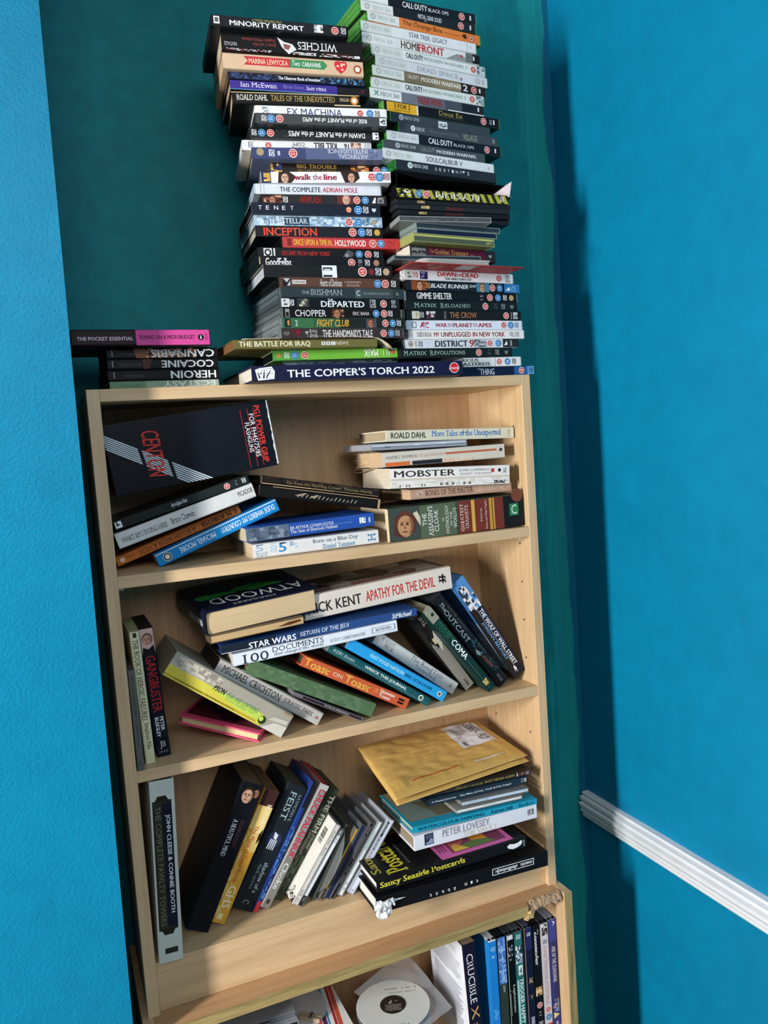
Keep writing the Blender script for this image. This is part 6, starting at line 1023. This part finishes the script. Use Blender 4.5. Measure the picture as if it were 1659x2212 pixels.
bm=bmesh.new(); f=bm.faces.new([bm.verts.new(p) for p in((.028,-.0002,.0035),(.045,-.0002,.0075),(.062,-.0002,.0082),(.064,-.0002,.005),(.048,-.0002,.0032))]); st=finish('stain',bm,M('#5d351c',.9),[c_ for c_ in rt.children if c_.name.startswith('pages')][0]); st['label']='dark brown stain'
# ---------------------------------------------------------------- leaflets in the right stack
G2='discs and films in the right stack below the games'
def red_leaflet():
    root=empty('leaflet',(.545,-.040,1.8577+.0002),(0,0,.077)); tag(root,'thin red printed leaflet jutting out above the white film case with red capitals','leaflet',G2)
    bm=bmesh.new(); mats=[M('#a9302e',.4)]; box(bm,-.098,.098,0,.12,0,.0013)
    P=Panel(bm,mats,(-.098,0,0),(.196,0,0),(0,.12,0),(0,0,-1)); P.rect(44,58,1,22,'#cdbdb8'); P.mosaic(2,42,1,24,['#a9302e','#8d2426','#c04a42'],4); P.mosaic(60,99,1,24,['#a9302e','#b53a33'],5)
    finish('paper',bm,mats,root)
red_leaflet()
def magazine():
    root=empty('booklet',(.533,-.028,1.8577+.0016),(0,0,.04)); tag(root,'pale curled booklet with rounded fold, squeezed under the dark clear disc box','booklet',G2)
    bm=bmesh.new(); mats=[M('#b9b8b4',.6),M('#8f8e8a',.6)]
    rings=[]
    for k in range(9):
        z=.0002+k*(0.0122-.0022)/8; ins=.0015*k if k<5 else .0015*(8-k)
        p=[]
        for j in range(9):
            a=math.pi/2+math.pi*j/8*.5
            p.append((-.050+.012*math.cos(a)+ins*.4,.012-.012*math.sin(a)+ins*.15,z))
        p=[(.056-ins*.6,0+ins*.1,z)]+p+[(-.062,.085,z),(.056,.085,z)]
        rings.append([bm.verts.new(q) for q in p])
    for a,b in zip(rings,rings[1:]):
        n=len(a)
        for i in range(n):
            f=bm.faces.new((a[i],a[(i+1)%n],b[(i+1)%n],b[i])); f.material_index=rings.index(a)%2
    bm.faces.new(rings[0][::-1]); bm.faces.new(rings[-1]); bmesh.ops.recalc_face_normals(bm,faces=bm.faces)
    finish('leaves',bm,mats,root)
magazine()
# ---------------------------------------------------------------- padded envelopes
def envelope(name,label,corners,th,seed,lab=False):
    FL,FR,BR,BL=[Vector(c) for c in corners]; c=(FL+FR+BR+BL)/4
    root=empty(name,c); tag(root,label,'envelope','padded envelopes on the bottom shelf')
    nu,nv=64,48; bm=bmesh.new(); top=[];bot=[]
    def pt(u,v,up):
        p=FL*(1-u)*(1-v)+FR*u*(1-v)+BR*u*v+BL*(1-u)*v-c
        e=min(1,min(u,1-u)/.10)*min(1,min(v,1-v)/.12); e=e**.5
        q=Vector((u*3.1+seed,v*2.3,seed))
        wr=abs(noise.noise(q*2.2))*.0026+abs(noise.noise(Vector((u*4+v*9,v*3-u*5,seed))*1.3))*.0020
        mid=math.exp(-((u-.42)/.14)**2-((v-.55)/.16)**2); wr+=mid*abs(noise.noise(Vector((u*34,v*34,seed))))*.0026
        return p+Vector((0,0,(th*.5*e+wr*(e if e>.05 else .0)) if up else -th*.5*e))
    for i in range(nu+1):
        top.append([bm.verts.new(pt(i/nu,j/nv,True)+Vector((0,0,.0003))) for j in range(nv+1)]); bot.append([bm.verts.new(pt(i/nu,j/nv,False)-Vector((0,0,.0003))) for j in range(nv+1)])
    for i in range(nu):
        for j in range(nv):
            bm.faces.new((top[i][j],top[i+1][j],top[i+1][j+1],top[i][j+1])); bm.faces.new((bot[i][j+1],bot[i+1][j+1],bot[i+1][j],bot[i][j]))
    for i in range(nu):
        bm.faces.new((bot[i][0],bot[i+1][0],top[i+1][0],top[i][0])); bm.faces.new((top[i][nv],top[i+1][nv],bot[i+1][nv],bot[i][nv]))
    for j in range(nv):
        bm.faces.new((top[0][j],top[0][j+1],bot[0][j+1],bot[0][j])); bm.faces.new((bot[nu][j],bot[nu][j+1],top[nu][j+1],top[nu][j]))
    body=finish('body',bm,M('#d0aa62',.40,.10,9),root,True)
    def strip(nm,u0,u1,v0,v1,h,m,lift,n=24,mm=10,text=None):
        b=bmesh.new(); mats=[m]; g=[[b.verts.new(pt(u0+(u1-u0)*i/n,v0+(v1-v0)*j/mm,True)+Vector((0,0,lift))) for j in range(mm+1)] for i in range(n+1)]
        for i in range(n):
            for j in range(mm): b.faces.new((g[i][j],g[i+1][j],g[i+1][j+1],g[i][j+1]))
        if text: text(b,mats,lambda a,d: pt(u0+(u1-u0)*a,v0+(v1-v0)*d,True)+Vector((0,0,lift+.0004)))
        return finish(nm,b,mats,body,False)
    strip('closing_flap',.02,.985,.005,.16,0,M('#caa45c',.45,.1,9),.0010)
    if lab:
        strip('tear_strip',.16,.50,.125,.137,0,M('#b0492a',.5),.0016,mm=1)
        strip('clear_tape',.62,.86,.10,.125,0,M('#d9cdb4',.25),.0017,mm=2)
        def txt(b,mats,f):
            def put(s,u0,u1,v0,v1,h,fl=''):
                m=M(h,.5)
                if m not in mats: mats.append(m)
                k=mats.index(m); vs,fs=text_shape(s,fl); out=[]
                for x,y,lz in vs:
                    x,y=y,1-x      # reads from the back to the front
                    out.append(b.verts.new(f(u0+(u1-u0)*x,v0+(v1-v0)*y)))
                for q in fs:
                    try: ff=b.faces.new([out[i] for i in q]); ff.material_index=k
                    except ValueError: pass
            put('30660 -  RD',.62,.90,.12,.92,'#26262b','')
            for k in range(5): put('--- ----- -- ---- ---'[:21-k*3],.16+k*.075,.19+k*.075,.40+k*.05,.88,'#8d8a94','b')
            put('IIIIIIIIIIII',.10,.20,.06,.22,'#3a3a40','b')
        lb=strip('address_label',.655,.93,.40,.90,0,M('#dcdbe3',.45,.05,20),.0012,20,20,txt); lb['label']='white printed address label'
    return root
envelope('padded_envelope','gold padded envelope lying beneath the labelled one, on top of the films',((.376,-.024,1.0685),(.634,.014,1.0665),(.622,.160,1.0755),(.392,.160,1.0785)),.0085,3.0)
envelope('padded_envelope','gold padded envelope with white address label and creased top, uppermost on the bottom shelf',((.371,-.029,1.0800),(.632,.016,1.0755),(.615,.160,1.0965),(.385,.160,1.0950)),.0105,9.0,True)
# ---------------------------------------------------------------- things lying inside the cabinet
CABG='things lying in the open cabinet'
def mag(i,z,label,stripes):
    root=empty('magazine',(.188,.105,z),(0,0,.02*((i%3)-1) if not stripes else 0)); tag(root,label,'magazine','pile of magazines in the cabinet')
    bm=bmesh.new(); mats=[M('#dcdcd8' if stripes else '#8d8f94',.4)]; t=.0150; box(bm,-.118,.118,-.066,.066,0,t)
    if stripes:
        P=Panel(bm,mats,(.118,-.066,t),(0,.132,0),(-.236,0,0),(0,0,1)); rnd=random.Random(6); v=3
        while v<70:
            wd=rnd.uniform(1.2,3.4); P.poly([(0,v+4),(100,v-3),(100,v-3+wd),(0,v+4+wd)],rnd.choice(['#a92a35','#c0563a','#2a7a9a','#7a2438','#b5402f','#e3e3e0','#5a2a5a','#3a8ab0','#d9d9d6'])); v+=wd+rnd.uniform(0,.8)
    finish('leaves',bm,mats,root)
for i in range(5): mag(i,.6052+i*.0152,'magazine in the pile under the striped one inside the cabinet',False)
mag(9,.6812,'magazine with red, blue and orange striped cover, topmost of its pile in the cabinet',True)
def flat_disc(name,label,loc,r,t,col,hub,text=None,tilt=(0,0,0)):
    root=empty(name,loc,tilt); tag(root,label,'disc',CABG)
    bm=bmesh.new(); disc_mesh(bm,(0,0,0),r,t,.0075 if hub else .0004); mats=[M(col,.4,.05,14)]
    if text: text(Panel(bm,mats,(-r,-r,t),(2*r,0,0),(0,2*r,0),(0,0,1)))
    dsc=finish('disc',bm,mats,root)
    if hub:
        bm=bmesh.new(); disc_mesh(bm,(0,0,t+.0002),.021,.0006,.0004); P=Panel(bm,[None],(0,0,0),(1,0,0),(0,1,0),(0,0,1))
        mats=[M('#2b2624',.4)]; P=Panel(bm,mats,(-.021,-.021,t+.0008),(.042,0,0),(0,.042,0),(0,0,1)); P.mosaic(18,82,15,50,['#4a423e','#5d534d','#6d625b'],3); P.mosaic(34,66,54,74,['#2b2624','#b9b5b2','#2b2624','#8d8683'],5)
        finish('centre_label',bm,mats,dsc)
    return root
flat_disc('paper_disc','plain white disc lying on the striped magazine in the cabinet',(.226,.128,.6966),.058,.0012,'#c9c9c8',False)
# spindle tub of discs under a printed white disc
tub=empty('disc_tub',(.378,.059,.605)); tag(tub,'round tub of discs standing in the middle of the cabinet under the printed disc','tub',CABG)
bm=bmesh.new(); bmesh.ops.create_cone(bm,segments=48,radius1=.0635,radius2=.0635,depth=.014,cap_ends=True,matrix=Matrix.Translation((0,0,.007))); finish('tub_base',bm,M('#1a1b1d',.4),tub)
bm=bmesh.new(); bmesh.ops.create_cone(bm,segments=48,radius1=.060,radius2=.060,depth=.072,cap_ends=True,matrix=Matrix.Translation((0,0,.0505))); finish('disc_stack',bm,pages_mat('#8d9094'),tub)
def dtext(P):
    P.text('Verbatim',24,72,6,14,'#8d8f8c','f'); P.draw([('l',40,84,78,84,'#a5b39a'),('l',46,82,70,75,'#b5bfae')])
flat_disc('printed_disc','white printed disc with a dark round centre, on the tub in the cabinet',(.378,.059,.6975),.060,.0012,'#cfd0cb',True,dtext,(0,0,-.35))
def sleeve():
    c=Vector((.43,.075,.694)); root=empty('plastic_sleeve',c); tag(root,'crumpled clear plastic sleeve behind and beside the printed disc in the cabinet','sleeve',CABG)
    bm=bmesh.new(); n=26; g=[]
    A,B,Cc,Dd=Vector((.335,.128,.6925)),Vector((.445,.160,.712)),Vector((.4655,.02,.688)),Vector((.385,-.012,.6925))
    for i in range(n+1):
        row=[]
        for j in range(n+1):
            u,v=i/n,j/n; p=A*(1-u)*(1-v)+B*u*(1-v)+Cc*u*v+Dd*(1-u)*v-c
            p.z+=.007*abs(noise.noise(Vector((u*3.2,v*3.2,2))))*u-.0012; row.append(bm.verts.new(p))
        g.append(row)
    for i in range(n):
        for j in range(n): bm.faces.new((g[i][j],g[i+1][j],g[i+1][j+1],g[i][j+1]))
    finish('film',bm,clear_mat('#c9ced2',.38),root,True)
sleeve()
def pile_case(i,z,label,col,els,clear=False,dx=0,dy=0):
    root=empty('disc_box',(.146+dx,.068+dy,z),(0,0,-.08)); tag(root,label,'disc box','disc boxes piled on the magazines in the cabinet')
    L,T,D=.142,.0104,.10; bm=bmesh.new(); mats=[M(col,.35)]; box(bm,-L/2+.0015,L/2-.0015,.0003,D-.004,.0013,T-.0013); spine_panel(bm,mats,L,T,zi=.0012).draw(els); finish('inlay_card',bm,mats,root)
    bm=bmesh.new(); box(bm,-L/2,L/2,-.0003,D,0,.0012); box(bm,-L/2,L/2,-.0003,D,T-.0012,T); box(bm,-L/2,-L/2+.0012,0,D,.0012,T-.0012); box(bm,L/2-.0012,L/2,0,D,.0012,T-.0012); finish('clear_case',bm,clear_mat('#b9bfc5',.45),root)
pile_case(0,.6985,'grey disc box at the foot of the small pile in the cabinet','#4a4f55',[],dy=-.002)
pile_case(1,.7091,'dark disc box with faint lettering, second in the small cabinet pile','#2a2d31',[('l',30,70,25,75,'#6d7176')],dx=-.004)
pile_case(2,.7197,'dark disc box with white tick marks on its spine, in the cabinet','#1c1f23',[('p',52,86,15,85,['#d9dadb','#1c1f23','#d9dadb','#3a3d41'],12)],dx=.003,dy=-.004)
pile_case(3,.7303,'empty clear disc box, topmost of the small pile in the cabinet','#3a3d40',[('r',0,100,10,90,'#6a6f75'),('r',60,72,40,70,'#202326')],True,dx=.001,dy=.004)
peg=empty('clothes_peg',(.248,.093,.6982),(0,0,-.7)); tag(peg,'small beige clothes peg lying on the white disc in the cabinet','peg',CABG)
for k in(-1,1):
    bm=bmesh.new(); box(bm,-.018,.018,k*.0035-.0022,k*.0035+.0022,0,.006); bev(bm,.0008); finish('prong',bm,M('#b5a184',.6,.2,90),peg)
bm=bmesh.new(); bmesh.ops.create_cone(bm,segments=14,radius1=.0024,radius2=.0024,depth=.011,cap_ends=True,matrix=Matrix.Translation((.002,0,.0065))@Matrix.Rotation(R(90),4,'X')); finish('spring',bm,M('#8d9094',.3,.1,40,0,1),peg)
